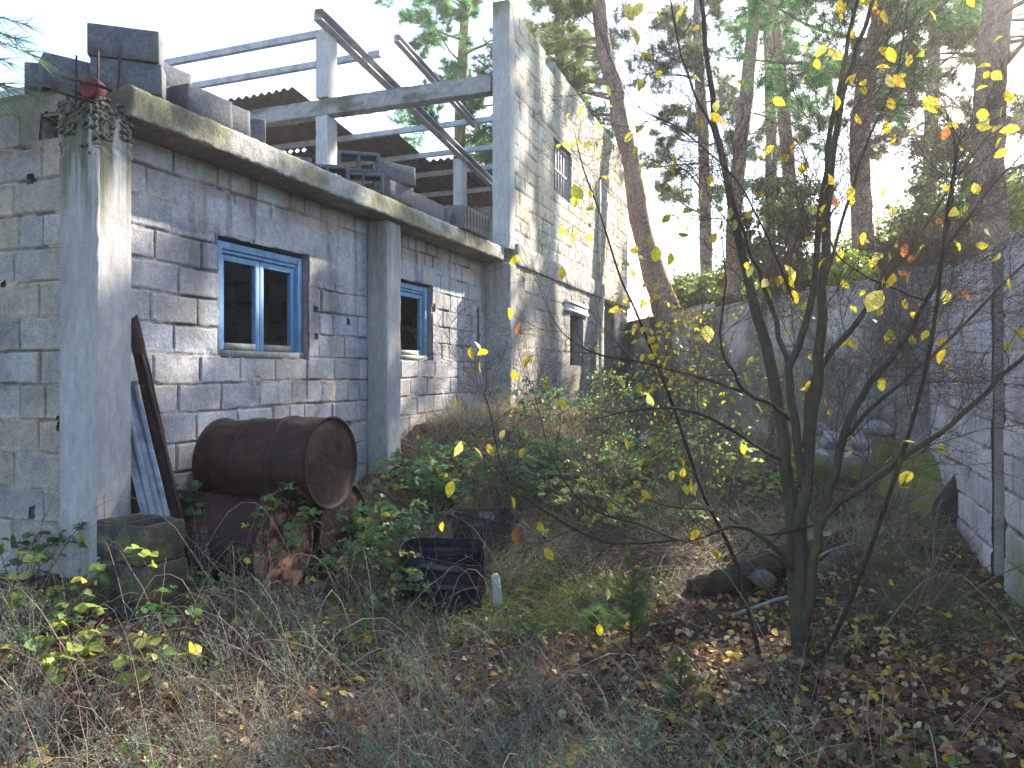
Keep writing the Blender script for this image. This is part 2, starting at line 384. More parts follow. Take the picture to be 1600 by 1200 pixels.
# ------------------------------------------------------------------ block masonry
def masonry(name, parent, O, AX, NR, L, z0, z1, openings=(), course=.203, blk=.415, seed=0, thick=.2, res=None, top=None,
            tone=(.30, .305, .315), warm=.5, plaster=None, colf=None, mat=None, joint=.0065, smear=.5, depth=.014, flip=False, zres=.016):
    """One wall leaf: a finely gridded face showing blocks, joints and mortar smears, over a plain core with the same openings.
    top(a) gives the height of a ragged top; openings are (a0,a1,z0,z1[,wobble])."""
    O = np.asarray(O, float); AX = np.asarray(AX, float); NR = np.asarray(NR, float)
    if res is None: res = [(0, .016), (L, .016)]
    a = [0.]; ra = [r[0] for r in res]; rr = [r[1] for r in res]
    while a[-1] < L: a.append(a[-1]+float(np.interp(a[-1], ra, rr)))
    a = np.array(a); a *= L/a[-1]
    z = np.linspace(z0, z1, max(3, int((z1-z0)/zres)))
    A, Z = np.meshgrid(a, z, indexing='ij')
    zz = Z+(fbm(A*.9, Z*.5, s=seed+1)-.5)*.035+(fbm(A*9, Z*9, s=seed+2)-.5)*.010
    row = np.floor(zz/course); fz = zz-row*course
    off = (np.mod(row, 2)*.5+(_h(row, row*0, row*0, seed+3)-.5)*.22)*blk
    aa = A+off+(fbm(A*8, Z*8, s=seed+4)-.5)*.010
    cl = np.floor(aa/blk); fa = aa-cl*blk
    # some cells are two half blocks
    half = _h(row, cl, row*0, seed+5) > .82
    e_half = np.where(half, np.abs(fa-blk/2), 9)
    sub = np.where(half & (fa > blk/2), 1, 0)
    jv = joint*(.5+1.1*fbm(A*5, Z*5, s=seed+6)); jh = joint*1.15*(.5+1.1*fbm(A*4+9, Z*6, s=seed+7))
    ea = np.minimum(np.minimum(fa, blk-fa), e_half)-jv*.8; ez = np.minimum(fz, course-fz)-jh
    e = np.minimum(ea, ez)
    r1 = _h(row, cl, sub, seed+8); r2 = _h(row, cl, sub, seed+9); r3 = _h(row, cl, sub, seed+10); r4 = _h(row, cl, sub, seed+11)
    isb = ss(-.001, .0045, e)
    rough = (fbm(A*22, Z*22, s=seed+12)-.5)
    h = isb*(depth*.55+(r1-.5)*.008+(r2-.5)*.02*(fa/blk-.5)+rough*.003)+(1-isb)*(-depth*.35+rough*.012-(fbm(A*2.2, Z*3, s=seed+13) < .36)*.006)
    # chipped corners
    h -= isb*ss(.68, .8, fbm(A*7, Z*7, s=seed+14))*ss(.05, 0, e)*.014
    # mortar pushed out over the joints
    sm = ss(.56, .66, fbm(A*2.6, zz*4.2, s=seed+15)+.22*np.exp(-np.abs(ez)/.02)-.12)*smear
    lip = np.exp(-(ez/.016)**2)*ss(.5, .62, fbm(A*1.4, row*3.3, s=seed+16))*smear
    k = np.clip(sm*ss(.045, .0, ez)+lip, 0, 1)
    h = h*(1-k)+k*(depth*.8+rough*.014)
    bt = (.86+.28*r3)[..., None]*np.array(tone)*(1+(r4-.5)[..., None]*warm*np.array((.34, .06, -.30)))
    mt = np.array(tone)*np.array((.92, .88, .80))*(.7+.6*fbm(A*6, Z*6, s=seed+17))[..., None]
    c = mixc(mt, bt, isb); c = mixc(c, np.array(tone)*np.array((1.16, 1.10, 1.0)), k*.6)
    # open joints are packed with dirt
    c = mixc(c, (.07, .067, .062), (1-isb)*(1-k)*ss(.54, .42, fbm(A*3, Z*3, s=seed+18))*.8)
    dk = np.exp(-(np.minimum(np.abs(ea), np.abs(ez))/.0035)**2)*ss(.46, .58, fbm(A*4.5, Z*4.5, s=seed+22)); c = mixc(c, (.09, .088, .085), dk*.7); h = h-dk*.004
    if plaster is not None:
        p = plaster(A, Z); h = h*(1-p)+p*(depth*.75+rough*.006); c = mixc(c, np.array(tone)*np.array((1.02, 1.02, 1.03))*(.82+.36*fbm(A*3, Z*2.2, s=seed+19))[..., None], p)
    if colf is not None: c = colf(A, Z, c)
    P = O+A[..., None]*AX+Z[..., None]*UP+(h)[..., None]*NR
    Fq = grid_faces(len(a), len(z))
    fa_ = (A[:-1, :-1]+A[1:, 1:]).ravel()/2; fz_ = (Z[:-1, :-1]+Z[1:, 1:]).ravel()/2
    keep = np.ones(len(Fq), bool)
    for op in openings:
        w = op[4] if len(op) > 4 else .012
        n1 = (fbm(fa_*9, fz_*9, s=seed+20)-.5)*2*w
        keep &= ~((fa_ > op[0]+n1) & (fa_ < op[1]+n1) & (fz_ > op[2]+n1) & (fz_ < op[3]+n1))
    if top is not None: keep &= fz_ < np.vectorize(top)(fa_)
    Fq = Fq[keep]
    mb = MB(); mb.add(P.reshape(-1, 3), Fq if not flip else Fq[:, ::-1], c=c.reshape(-1, 3))
    # core
    xs = sorted(set([0, L]+[q for op in openings for q in op[:2]])); zs = sorted(set([z0, z1]+[q for op in openings for q in op[2:4]]))
    if top is not None:
        xs = sorted(set(xs+[q for q in np.arange(blk/2, L, blk/2)])); zs = sorted(set(zs+list(np.arange(z1-5*course, z1, course/2))))
    xs = [q for q in xs if 0 <= q <= L]; zs = [q for q in zs if z0 <= q <= z1]
    def solid(i, j, k_):
        ca = (xs[i]+xs[i+1])/2; cz = (zs[k_]+zs[k_+1])/2
        if any(op[0] < ca < op[1] and op[2] < cz < op[3] for op in openings): return False
        if top is not None and zs[k_+1] > top(ca)+course*.3: return False
        return True
    voxel(mb, O, AX, NR, UP, xs, [-thick, -.010], zs, solid, c=np.array(tone)*.75)
    return mb.build(name, mat or M['block'], parent)

def run(pts, x): return np.interp(x, [p[0] for p in pts], [p[1] for p in pts])

# ================================================================== THE BUILDING
bld = empty('abandoned_building', W(3.1, -3.9, .1), 'unfinished grey concrete block building with blue window frames and an open, half built upper storey', 'building')
VF = -3.9                               # face of the ground floor wall
O0 = np.array(W(3.1, VF, 0))
w1 = (4.335-3.1, 5.43-3.1, 1.60, 2.50); w2 = (6.95-3.1, 7.83-3.1, 1.62, 2.50)
def pl_front(A, Z):
    u = A+3.1; n = (fbm(A*4, Z*4, s=91)-.5)*.22
    p = ss(.0, .03, np.minimum(np.minimum(Z+n*.5-2.49, 2.76-Z+n*.3), np.minimum(u-3.92+n, 6.4-u)))            # plaster lintel
    p = np.maximum(p, ss(0, .03, np.minimum(np.minimum(u+n*.6-5.42, 6.5-u), np.minimum(Z-2.28+n*.4, 2.6-Z))))
    p = np.maximum(p, ss(0, .03, np.minimum(np.minimum(u-5.40, 5.58+n*.25-u), np.minimum(Z-1.6, 2.5-Z)))*.8)
    p = np.maximum(p, ss(0, .03, np.minimum(np.minimum(Z+n*.3-2.5, 2.72-Z), np.minimum(u-6.6, 8.0-u+n))))
    p = np.maximum(p, ss(0, .03, np.minimum(np.minimum(u-7.82, 8.0+n*.2-u), np.minimum(Z-1.6, 2.5-Z)))*.8)
    p = np.maximum(p, ss(0, .04, np.minimum(u-9.1+n, 1.2+Z-Z))*ss(1.6, 1.9, Z+n))
    return p
def cf_front(A, Z, c):
    u = A+3.1
    d = ss(2.68, 2.80, Z)*.55                                             # brown weathering of the top course
    c = mixc(c, c*np.array((.72, .60, .50)), d*ss(.35, .6, fbm(A*2.2, Z*1.2, s=71)))
    c = mixc(c, c*np.array((1.1, .95, .78)), ss(.5, .66, fbm(A*1.5, Z*1.5, s=72))*.55)
    st = ss(.54, .68, fbm(A*5.5, Z*.5, s=73))*ss(1.3, 2.8, Z); c = mixc(c, c*.45, st*.75)     # water streaks
    sm = np.maximum(np.exp(-((u-4.05)/.25)**2), np.maximum(np.exp(-((u-5.52)/.10)**2), np.exp(-((u-7.92)/.10)**2)*.9))*ss(1.55, 1.75, Z)*ss(2.65, 2.45, Z)
    c = mixc(c, c*.5, sm*ss(.30, .6, fbm(A*3, Z*2, s=74))*.7)
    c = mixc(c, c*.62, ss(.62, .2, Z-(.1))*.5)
    return c
holes = [(6.02-3.1, 6.08-3.1, 1.93, 2.0, .004), (5.5-3.1, 5.58-3.1, 2.02, 2.08, .02), (5.5-3.1, 5.56-3.1, 1.77, 1.83, .02), (9.16-3.1, 9.22-3.1, 1.62, 2.36, .012), (7.84-3.1, 7.9-3.1, 2.2, 2.3, .02), (6.05-3.1, 6.1-3.1, .98, 1.03, .01)]
masonry('wall', bld, O0, D1, NV, 6.5, -.1, 2.99, [w1+(.02,), w2+(.02,), (-1, .13, -1, 3.5, 0)]+holes, seed=11, plaster=pl_front, colf=cf_front, res=[(0, .008), (2.5, .010), (4, .013), (6.5, .020)], zres=.009, tone=(.37, .375, .40), warm=.35)
# gable wall left of the corner column, facing the camera; it runs away along -v
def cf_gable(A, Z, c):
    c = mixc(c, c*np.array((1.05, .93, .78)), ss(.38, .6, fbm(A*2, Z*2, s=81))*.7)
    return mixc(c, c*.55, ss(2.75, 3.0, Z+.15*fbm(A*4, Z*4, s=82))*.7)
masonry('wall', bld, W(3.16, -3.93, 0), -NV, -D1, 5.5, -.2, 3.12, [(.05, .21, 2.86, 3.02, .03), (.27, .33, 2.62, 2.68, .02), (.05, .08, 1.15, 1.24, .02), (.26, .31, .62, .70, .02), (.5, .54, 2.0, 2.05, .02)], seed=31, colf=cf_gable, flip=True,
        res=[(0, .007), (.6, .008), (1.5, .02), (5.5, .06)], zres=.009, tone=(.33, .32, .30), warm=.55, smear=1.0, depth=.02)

def colf_col(seed, top_z, amt=1.):
    def f(L0, P):
        z = P[..., 2]; a = L0[..., 0]*7+L0[..., 1]*7
        c = mixc((.30, .30, .305), (.40, .40, .40), fbm(a*1.5, z*.7, s=seed))
        t = ss(top_z-1.15, top_z-.1, z+.5*(fbm(a*3, z*.8, s=seed+1)-.5))*amt
        c = mixc(c, (.12, .13, .07), np.clip(t*ss(.33, .55, fbm(a*3.2, z*.6, s=seed+2)), 0, .9))
        c = mixc(c, (.05, .05, .05), ss(top_z-.75, top_z-.05, z+.55*(fbm(a*4, z*.5, s=seed+3)-.5))*ss(.42, .6, fbm(a*4.5, z*.7, s=seed+4))*min(amt, 1))
        return c
    return f
def ridge_cap(L, L0):                     # broken head of the corner column
    z = L0[..., 2]; t = ss(2.68, 2.80, z)
    n = fbm(L0[..., 0]*38, L0[..., 1]*38, z*38, 4, 77)-.55
    sx = np.sign(L0[..., 0]-.12)*(np.abs(L0[..., 0]-.12) > .115); sy = np.sign(L0[..., 1]+.12)*(np.abs(L0[..., 1]+.12) > .115)
    L[..., 0] += sx*t*n*.035; L[..., 1] += sy*t*n*.035; L[..., 2] += (z > 3.0)*n*.07
    bd = (np.abs(np.mod(L0[..., 1]+.0, .112)-.056) < .006)*(np.abs(L0[..., 0]) < .01)*.004; L[..., 0] += bd
    return L
c1 = rough_box(W(3.115, -3.66, 0), D1, NV, UP, (0, -.29, -.3), (.245, 0, 3.05), .012, .0018, 5, colf_col(41, 3.25, 1.9), chip=ridge_cap)
c1.build('column', M['conc'], bld)
rs_ = np.random.RandomState(4); gm = MB()
for k in range(230):
    side = rs_.rand() < .5; zz_ = 2.72+.34*rs_.rand()**.6; q = rs_.rand()
    p = np.array(W(3.115+(.0 if side else q*.25), -3.66+(-q*.29 if side else 0), zz_)); s_ = .008+.014*rs_.rand()
    if zz_ < 2.86 and q > .4: continue
    V_ = rs_.randn(6, 3); V_ = np.array([(1, 0, 0), (-1, 0, 0), (0, 1, 0), (0, -1, 0), (0, 0, 1), (0, 0, -1)])*s_*(.6+.8*rs_.rand(6, 1))
    gm.add(p+V_+rs_.randn(6, 3)*.003, None, [(0, 2, 4), (2, 1, 4), (1, 3, 4), (3, 0, 4), (2, 0, 5), (1, 2, 5), (3, 1, 5), (0, 3, 5)], (.13, .13, .11))
gm.build('exposed_gravel', M['stone'], bld)
# chamfer strip between its two faces
c1b = rough_box(W(3.105, -3.655, 0), D1, NV, UP, (-.0, -.035, -.3), (.03, .012, 2.78), .03, .003, 6, colf_col(43, 3.0, .4)); c1b.build('column_corner_strip', M['conc'], bld)
rough_box(W(6.37, -3.66, 0), D1, NV, UP, (0, -.235, -.2), (.29, 0, 2.985), .03, .004, 7, colf_col(45, 3.0, .35)).build('column', M['conc'], bld)
rough_box(W(9.43, -3.52, 0), D1, NV, UP, (0, -.375, -.2), (.26, 0, 2.985), .03, .005, 8, colf_col(47, 3.0, .35)).build('column', M['conc'], bld)

# roof slab with its mossy edge beam
def cf_slab(L0, P):
    a = L0[..., 0]; z = L0[..., 2]; v = L0[..., 1]
    c = mixc((.26, .26, .25), (.36, .355, .34), fbm(a*3, z*9, v*2, s=51))
    m = ss(.44, .58, fbm(a*1.6, z*3, s=52))*ss(2.98, 3.05, z)
    c = mixc(c, (.17, .165, .08), m*.8)
    c = mixc(c, (.08, .08, .065), ss(.5, .64, fbm(a*4, z*2, s=53))*.8*ss(3.0, 3.1, z))
    c = mixc(c, (.20, .165, .135), (z < 3.0)*.75*ss(.3, .6, fbm(a*1.2, v*3, s=54)))
    return c
rough_box(W(3.2, -3.6, 0), D1, NV, UP, (.1, -.36, 2.995), (6.22, 0, 3.185), .016, .006, 9, cf_slab, freq=15.).build('slab_edge', M['rough'], bld)
for q0, q1 in (((-.05, -.95, 2.998), (1.6, 0, 3.17)), ((-.05, -6.4, 2.998), (1.6, -2.2, 3.17)), ((1.602, -1.0, 2.998), (3.1, 0, 3.17)), ((1.602, -6.4, 2.998), (3.1, -2.4, 3.17)), ((3.102, -6.4, 2.998), (6.3, 0, 3.17)), ((6.302, -6.4, 2.998), (13.9, .17, 3.17))):  # gap between the pieces added to let daylight onto the inner wall
    rough_box(W(3.2, -3.96, 0), D1, NV, UP, q0, q1, .25, .004, 10, cf_slab).build('roof_slab', M['conc'], bld)
# inner walls seen through the windows
masonry('inner_wall', bld, W(3.3, -6.1, 0), D1, NV, 13.7, 0, 2.99, [(1.5, 2.3, 0, 2.1)], seed=51, res=[(0, .03), (10, .06)], zres=.03, thick=.15)
masonry('inner_wall', bld, W(6.45, -4.12, 0), -NV, -D1, 1.95, 0, 2.99, (), seed=52, res=[(0, .03), (2, .03)], zres=.03, thick=.15, flip=True)
masonry('inner_wall', bld, W(9.5, -4.12, 0), -NV, -D1, 1.95, 0, 2.99, (), seed=53, res=[(0, .05), (2, .05)], zres=.05, thick=.15, flip=True)
rough_box(W(3.36, -6.0, 0), D1, NV, UP, (0, 0, .1), (13, 1.9, .14), .5, .004, 10, None).build('inner_floor', M['conc'], bld)

# blue casement windows
def window(u0, u1, z0, z1, leaves, right_open=False):
    fr = MB(); o = W(0, VF-.10, 0)
    f = .055
    B = lambda mb, a0, a1, y0, y1, b0, b1: obox(mb, o, D1, NV, UP, (a0, y0, b0), (a1, y1, b1))
    B(fr, u0, u0+f, -.03, .06, z0, z1); B(fr, u1-f, u1, -.03, .06, z0, z1)
    B(fr, u0+f, u1-f, -.03, .06, z1-f, z1)
    # stepped outer casing
    B(fr, u0+f, u1-f, .0, .045, z1-f-.03, z1-f-.002)
    w = fr.build('window', M['blue'], bld)
    s = MB(); B(s, u0-.005, u1+.005, -.04, .075, z0-.055, z0-.002); s.build('sill', M['sill'], w)
    n = leaves; x0 = u0+f+.003; x1 = u1-f-.003; wd = (x1-x0)/n
    for i in range(n):
        a0 = x0+i*wd+.002; a1 = a0+wd-.004; t = .048; zb = z0+.004; zt = z1-f-.034
        m = MB(); B(m, a0, a0+t, -.012, .028, zb, zt); B(m, a1-t, a1, -.012, .028, zb, zt); B(m, a0+t, a1-t, -.012, .028, zt-t, zt)
        c = m.build('casement', M['blue'], w)
        r = MB(); B(r, a0+t, a1-t, -.012, .030, zb, zb+t*1.05); r.build('bottom_rail', M['sill'], w)
        for ob in (c,):
            bv = ob.modifiers.new('bevel', 'BEVEL'); bv.width = .004; bv.segments = 2; bv.limit_method = 'ANGLE'
    bv = w.modifiers.new('bevel', 'BEVEL'); bv.width = .004; bv.segments = 2; bv.limit_method = 'ANGLE'
    return w
window(4.375, 5.395, 1.66, 2.47, 2)
window(7.02, 7.78, 1.68, 2.47, 1)

# ---- the two storey end
V2 = -3.55; U2 = 9.46; OB = W(U2, V2, 0)
def pl_b(A, Z):
    n = (fbm(A*2, Z*2, s=95)-.5)*.9
    return ss(0, .12, 1.75-Z+n)*.9*ss(.2, .6, A)
def cf_b(A, Z, c):
    c = mixc(c, c*np.array((1.1, 1.0, .86)), ss(.4, .6, fbm(A*1.2, Z*1.2, s=83))*.6)
    c = mixc(c, c*.55, ss(.5, .66, fbm(A*4, Z*.5, s=84))*.5)
    return mixc(c, c*.7, ss(.58, .7, fbm(A*1.1, Z*1.1, s=85))*.6)
masonry('wall', bld, OB, D1, NV, 7.95, 0, 2.98, [(12.46-U2, 13.35-U2, 1.60, 2.50), (14.9-U2, 15.95-U2, 0, 2.95)], seed=61, colf=cf_b, plaster=pl_b, res=[(0, .022), (8, .035)], zres=.02, tone=(.33, .325, .315), smear=.9)
def topw(a):
    s = [(0, 6.5), (1.55, 6.5), (1.56, 6.3), (2.1, 6.3), (2.11, 6.5), (4.2, 6.5), (4.21, 6.29), (4.7, 6.29), (4.71, 6.5), (6.0, 6.5), (6.01, 6.29), (6.5, 6.29), (6.51, 6.5), (7.3, 6.5), (7.31, 6.08), (7.95, 6.08)]
    return float(np.interp(a, [q[0] for q in s], [q[1] for q in s]))
masonry('upper_wall', bld, W(U2+.2, V2, 0), D1, NV, 7.75, 3.27, 5.36, [(11.5-U2-.2, 12.56-U2-.2, 4.42, 5.30), (13.55-U2, 13.75-U2, 4.25, 4.33, .02)], seed=65, colf=cf_b, res=[(0, .022), (8, .035)], zres=.02, tone=(.46, .45, .42), smear=.25)
masonry('parapet_wall', bld, W(U2+.2, V2, 0), D1, NV, 7.75, 5.56, 6.52, (), seed=66, colf=cf_b, res=[(0, .022), (8, .035)], zres=.02, tone=(.47, .46, .42), smear=.25, top=lambda a: topw(a+.2))
cfb = lambda L0, P: mixc((.30, .295, .28), (.42, .41, .38), fbm(P[..., 0]*2, P[..., 1]*2, P[..., 2]*3, s=86))
rough_box(W(U2-.02, V2+.02, 0), D1, NV, UP, (.2, -.24, 5.352), (7.98, 0, 5.568), .04, .010, 15, cfb).build('ring_beam', M['rough'], bld)
rough_box(W(U2+.2, V2+.05, 0), D1, NV, UP, (.05, -.30, 2.975), (7.9, 0, 3.28), .04, .012, 16, cfb).build('floor_beam', M['rough'], bld)
rough_box(W(9.43, -3.555, 0), D1, NV, UP, (0, -.235, 3.17), (.24, .02, 6.56), .03, .004, 17, lambda L0, P: mixc(mixc((.34, .34, .345), (.42, .42, .42), fbm(P[..., 0]*4, P[..., 1]*4, P[..., 2], s=87)), (.12, .13, .06), ss(6.2, 6.6, P[..., 2]+.3*(fbm(P[..., 0]*9, P[..., 1]*9, s=88)-.5)))).build('tall_column', M['conc'], bld)
rough_box(W(14.62, V2+.02, 0), D1, NV, UP, (0, -.2, .2), (.26, .03, 2.97), .04, .004, 18, cfb).build('door_column', M['conc'], bld)
# lintel of white bars above the small opening, pale pipe down the wall, a bracket stub
lm = MB()
for k in range(2): obox(lm, W(0, V2, 0), D1, NV, UP, (12.1, -.03, 2.53+k*.14), (13.62, .045, 2.575+k*.14))
obox(lm, W(0, V2, 0), D1, NV, UP, (12.14, -.03, 2.576), (13.58, .028, 2.669)); lm.build('lintel', M['white'], bld)
pm = MB(); tube(pm, [W(14.45, V2+.05, 3.32), W(14.45, V2+.05, 4.4), W(14.45, V2+.05, 5.3)], .028, 8); pm.build('downpipe', M['white'], bld, True)
# barred window upstairs
bw = MB(); o = W(0, V2-.07, 0)
for a0, a1, b0, b1 in ((11.52, 11.56, 4.42, 5.28), (12.5, 12.54, 4.42, 5.28), (11.56, 12.5, 5.24, 5.28), (11.56, 12.5, 4.42, 4.46), (11.56, 12.5, 4.83, 4.86)): obox(bw, o, D1, NV, UP, (a0, -.02, b0), (a1, .02, b1))
gw = bw.build('window', M['steel'], bld)
for k in range(6):
    m = MB(); a = 11.66+k*.155; obox(m, o, D1, NV, UP, (a, -.012, 4.462), (a+.035, .012, 5.238)); m.build('bar', M['steel'], gw)
sh = MB()
for k in range(3): obox(sh, W(0, V2-.15, 0), D1, NV, UP, (11.56+k*.32, -.01, 4.44), (11.56+k*.32+.27, .01, 5.27))
sh.build('shutter_board', M['oldwood'], gw)
# rear walls of the upper storey
masonry('rear_wall', bld, W(17.2, V2-.25, 0), -NV, -D1, 5.6, 3.17, 5.62, (), seed=68, res=[(0, .05), (6, .05)], zres=.035, flip=True)
rough_box(W(17.2, V2-.2, 0), D1, NV, UP, (0, -.2, 0), (.24, 0, 5.35), .2, .004, 19, cfb).build('end_wall', M['conc'], bld)
masonry('end_wall', bld, W(17.1, V2-.25, 0), -NV, -D1, 6.4, .5, 2.97, (), seed=69, res=[(0, .08), (6, .08)], zres=.05, flip=True)

# ---- skeleton of the upper storey: beam, columns, rafters, purlins, roofing sheets
def beam(name, p, q, wd, ht, mat, colf=None, amp=.005, res=.05, seed=0, parent=bld):
    p = np.array(p, float); q = np.array(q, float); d = q-p; L = np.linalg.norm(d); d /= L
    s = np.cross(d, UP); s /= np.linalg.norm(s); t = np.cross(s, d)
    return rough_box(p, d, s, t, (0, -wd/2, 0), (L, wd/2, ht), res, amp, seed, colf).build(name, mat, parent)
cdk = lambda L0, P: mixc(mixc((.24, .24, .25), (.36, .36, .36), fbm(P[..., 0]*3, P[..., 1]*3, P[..., 2]*3, s=90)), (.10, .10, .07), ss(.5, .62, fbm(P[..., 0]*2, P[..., 1]*2, P[..., 2]*5, s=92))*.8)
beam('cross_beam', W(9.56, -3.81, 5.34), W(9.56, -9.4, 5.34), .22, .25, M['rough'], cdk, .008, .05, 21)
ccol = lambda L0, P: mixc((.36, .37, .40), (.46, .46, .48), fbm(P[..., 0]*3, P[..., 1]*3, P[..., 2]*1.2, s=93))
def col_up(u, v, z1, w=.22, s=0, z0=3.17): rough_box(W(u, v, 0), D1, NV, UP, (0, -w, z0), (w+.05, 0, z1), .05, .004, s, ccol).build('upper_column', M['conc'], bld)
col_up(9.43, -6.43, 5.335, s=22); col_up(9.43, -6.43, 6.58, s=23, z0=5.60)
col_up(14.3, -6.42, 6.0, s=24)
def channel(name, p, q, wd=.09, ht=.14, mat=None):
    """steel channel section: web and two flanges"""
    p = np.array(p, float); q = np.array(q, float); d = q-p; L = np.linalg.norm(d); d /= L
    s = np.cross(d, UP); s /= np.linalg.norm(s); t = np.cross(s, d); m = MB()
    voxel(m, p, d, s, t, [0, L], [0, .012, wd], [0, .015, ht-.015, ht], lambda i, j, k: j == 0 or k != 1)
    return m.build(name, mat or M['steel'], bld)
channel('rafter', W(9.15, -6.48, 6.62), W(17.0, -6.48, 5.62), .14, .17)
channel('rafter', W(10.2, -5.75, 6.63), W(13.3, -5.75, 6.24), .10, .12)
def pz(u): return 6.80-.1275*(u-9.15)
for u, va, vb, dz in ((9.7, -6.62, -20, -.06), (10.55, -6.2, -20, 0), (13.2, -3.85, -13, 0.02), (14.4, -3.85, -13, .02), (15.3, -3.85, -14, -.02), (16.4, -3.85, -14, -.06)):
    channel('purlin', W(u, va, pz(u)+dz), W(u, vb, pz(u)+dz-.05), .08, .10)
# short stub of purlin left on the near rafter
channel('purlin', W(7.6, -9.2, 5.45), W(7.6, -20, 5.6), .09, .12)
def sheet(u0, u1, v0, v1, seed, dz=0.0, tear=.0):
    """corrugated roofing, waves across v, running down the slope in u"""
    nu, nv = 14, int((v1-v0)/.022)
    U, V_ = np.meshgrid(np.linspace(0, 1, nu), np.linspace(v0, v1, nv), indexing='ij')
    e = u0+(vn(V_*2.1, V_*0, s=seed)-.5)*tear
    U = e+(u1-e)*U
    Z = pz(U)+.12+dz+.028*np.sin(V_*2*math.pi/.177)
    P = np.stack([U*S1+V_*C1, U*C1-V_*S1, Z], -1)
    a = P.reshape(-1, 3); b = a-np.array((0, 0, .008)); n = len(a); f = grid_faces(nu, nv)
    rim = []
    for i in range(nv-1): rim += [(i, i+1, n+i+1, n+i), ((nu-1)*nv+i+1, (nu-1)*nv+i, n+(nu-1)*nv+i, n+(nu-1)*nv+i+1)]
    c = np.ones((2*n, 3)); return mk('roofing_sheet', np.vstack([a, b]), [np.vstack([f, f[:, ::-1]+n, rim])], M['roofsheet'], bld, c)
sheet(11.3, 13.6, -11.4, -8.4, 1, tear=.1); sheet(13.5, 15.6, -9.9, -7.5, 2, .03, .1); sheet(13.7, 16.9, -12.6, -9.8, 3); sheet(14.9, 17.2, -8.9, -6.75, 4, .02)
sheet(15.5, 17.6, -10.6, -8.2, 5, -.01)
sheet(16.9, 19.2, -10., -6.9, 7, .0)
sheet(12.9, 14.9, -12.6, -10.9, 6, .01)
# far mono-pitch roof of boards left of the corner
ml = MB(); obox(ml, W(3.3, -4.9, 3.25), D1, NV, UP, (0, -2.2, .0), (3.0, -.1, .03)); 
tl = ml.build('roof_board', M['roofsheet'], bld)
# reinforcement bars sticking out of the corner column
for k, (du, dv, h) in enumerate(((.05, -.05, .34), (.19, -.05, .42), (.05, -.22, .34), (.19, -.22, .40))):
    m = MB(); p = np.array(W(3.115+du, -3.66+dv, 3.0)); tube(m, [p, p+(0.004, 0, h*.5), p+(.012*(k % 2), .01, h)], .006, 6); m.build('rebar', M['darkrust'], bld, True)
m = MB(); p = np.array((-2.33, 4.12, 3.10)); tube(m, [p+(-.22, .1, .07), p, p+(.12, -.02, -.05)], .011, 6); m.build('rebar', M['darkrust'], bld, True)
m = MB(); tube(m, [p+(-.36, .06, .04), p+(-.16, 0, -.06), p+(.02, -.0, -.11)], .008, 6); m.build('rebar', M['darkrust'], bld, True)

# ------------------------------------------------------------------ boundary walls
def wall_thing(label, loc): return empty('boundary_wall', loc, label, 'wall')
rw = wall_thing('tall pale block wall along the right edge of the yard, split by one dark vertical column', W(4, RW, 0))
def cf_r(A, Z, c):
    c = c*np.array((1.0, .97, .98)); g = ss(.75, .45, Z+.35*(fbm(A*3, Z*3, s=87)-.5))*ss(4.1, 3.4, A)
    c = mixc(c, (.20, .25, .05), g*.8)
    return mixc(c, c*.72, ss(.55, .68, fbm(A*2, Z*1.0, s=88))*.6)
# u of the dark column: 4.55..4.72 ; wall runs from behind the camera's right to the corner
RU0, RC0, RC1, RU1 = 1.2, 5.08, 5.38, 7.50
tR = 2.285
masonry('wall_panel', rw, W(RU0, RW, 0), D1, -NV, RC0-RU0, -.2, tR, (), seed=101, joint=.005, colf=cf_r, res=[(0, .03), (1.8, .014), (3.9, .012)], zres=.013, tone=(.62, .595, .61), warm=.25, depth=.012, smear=.1, flip=True)
masonry('wall_panel', rw, W(RC1, RW, 0), D1, -NV, RU1-RC1, -.1, tR, (), seed=102, joint=.005, colf=lambda A, Z, c: cf_r(A+5, Z, c), res=[(0, .012), (3, .016)], zres=.013, tone=(.62, .595, .61), warm=.25, depth=.012, smear=.1, flip=True)
rough_box(W(RC0, RW+.055, 0), D1, NV, UP, (0, 0, -.1), (RC1-RC0, .2, tR+.02), .03, .008, 25, lambda L0, P: mixc((.10, .075, .06), (.045, .045, .05), ss(.35, .6, fbm(P[..., 0]*4, P[..., 1]*4, P[..., 2]*2, s=96)))).build('column', M['rough'], rw)
rough_box(W(RU1+.001, RW-.24, 0), D1, NV, UP, (0, 0, -.1), (.26, .40, 2.45), .03, .008, 26, lambda L0, P: mixc((.24, .22, .22), (.34, .31, .31), fbm(P[..., 0]*2, P[..., 1]*2, P[..., 2]*4, s=97))).build('corner_column', M['rough'], rw)
bwl = wall_thing('mossy grey retaining wall at the back of the yard, below the pines', BWP[2]+(0,))
def cf_bk(A, Z, c):
    c = mixc(c, c*np.array((.80, .74, .66)), ss(2.15, 2.3, Z)*.9)
    c = mixc(c, (.09, .12, .09), ss(.5, .64, fbm(A*.9, Z*.9, s=89))*.6)
    return mixc(c, c*.55, ss(.5, .65, fbm(A*3, Z*.7, s=98))*.5)
for i in range(4):
    a = np.array(BWP[i]+(0,)); b = np.array(BWP[i+1]+(0,)); d = b-a; L = np.linalg.norm(d); d /= L; nr = np.array((-d[1], d[0], 0)); nr = -nr if nr[0] > 0 else nr
    tp = (2.48, 2.52, 2.56, 2.66)[i]
    masonry('wall_panel', bwl, a, d, nr, L, 0, tp, (), seed=110+i, colf=cf_bk, res=[(0, .025), (L, .03)], zres=.022, tone=(.60, .58, .59), warm=.25, smear=.8, plaster=lambda A, Z: ss(.44, .5, fbm(A*.5+i*3, Z*.6, s=99))*ss(2.28, 2.2, Z))
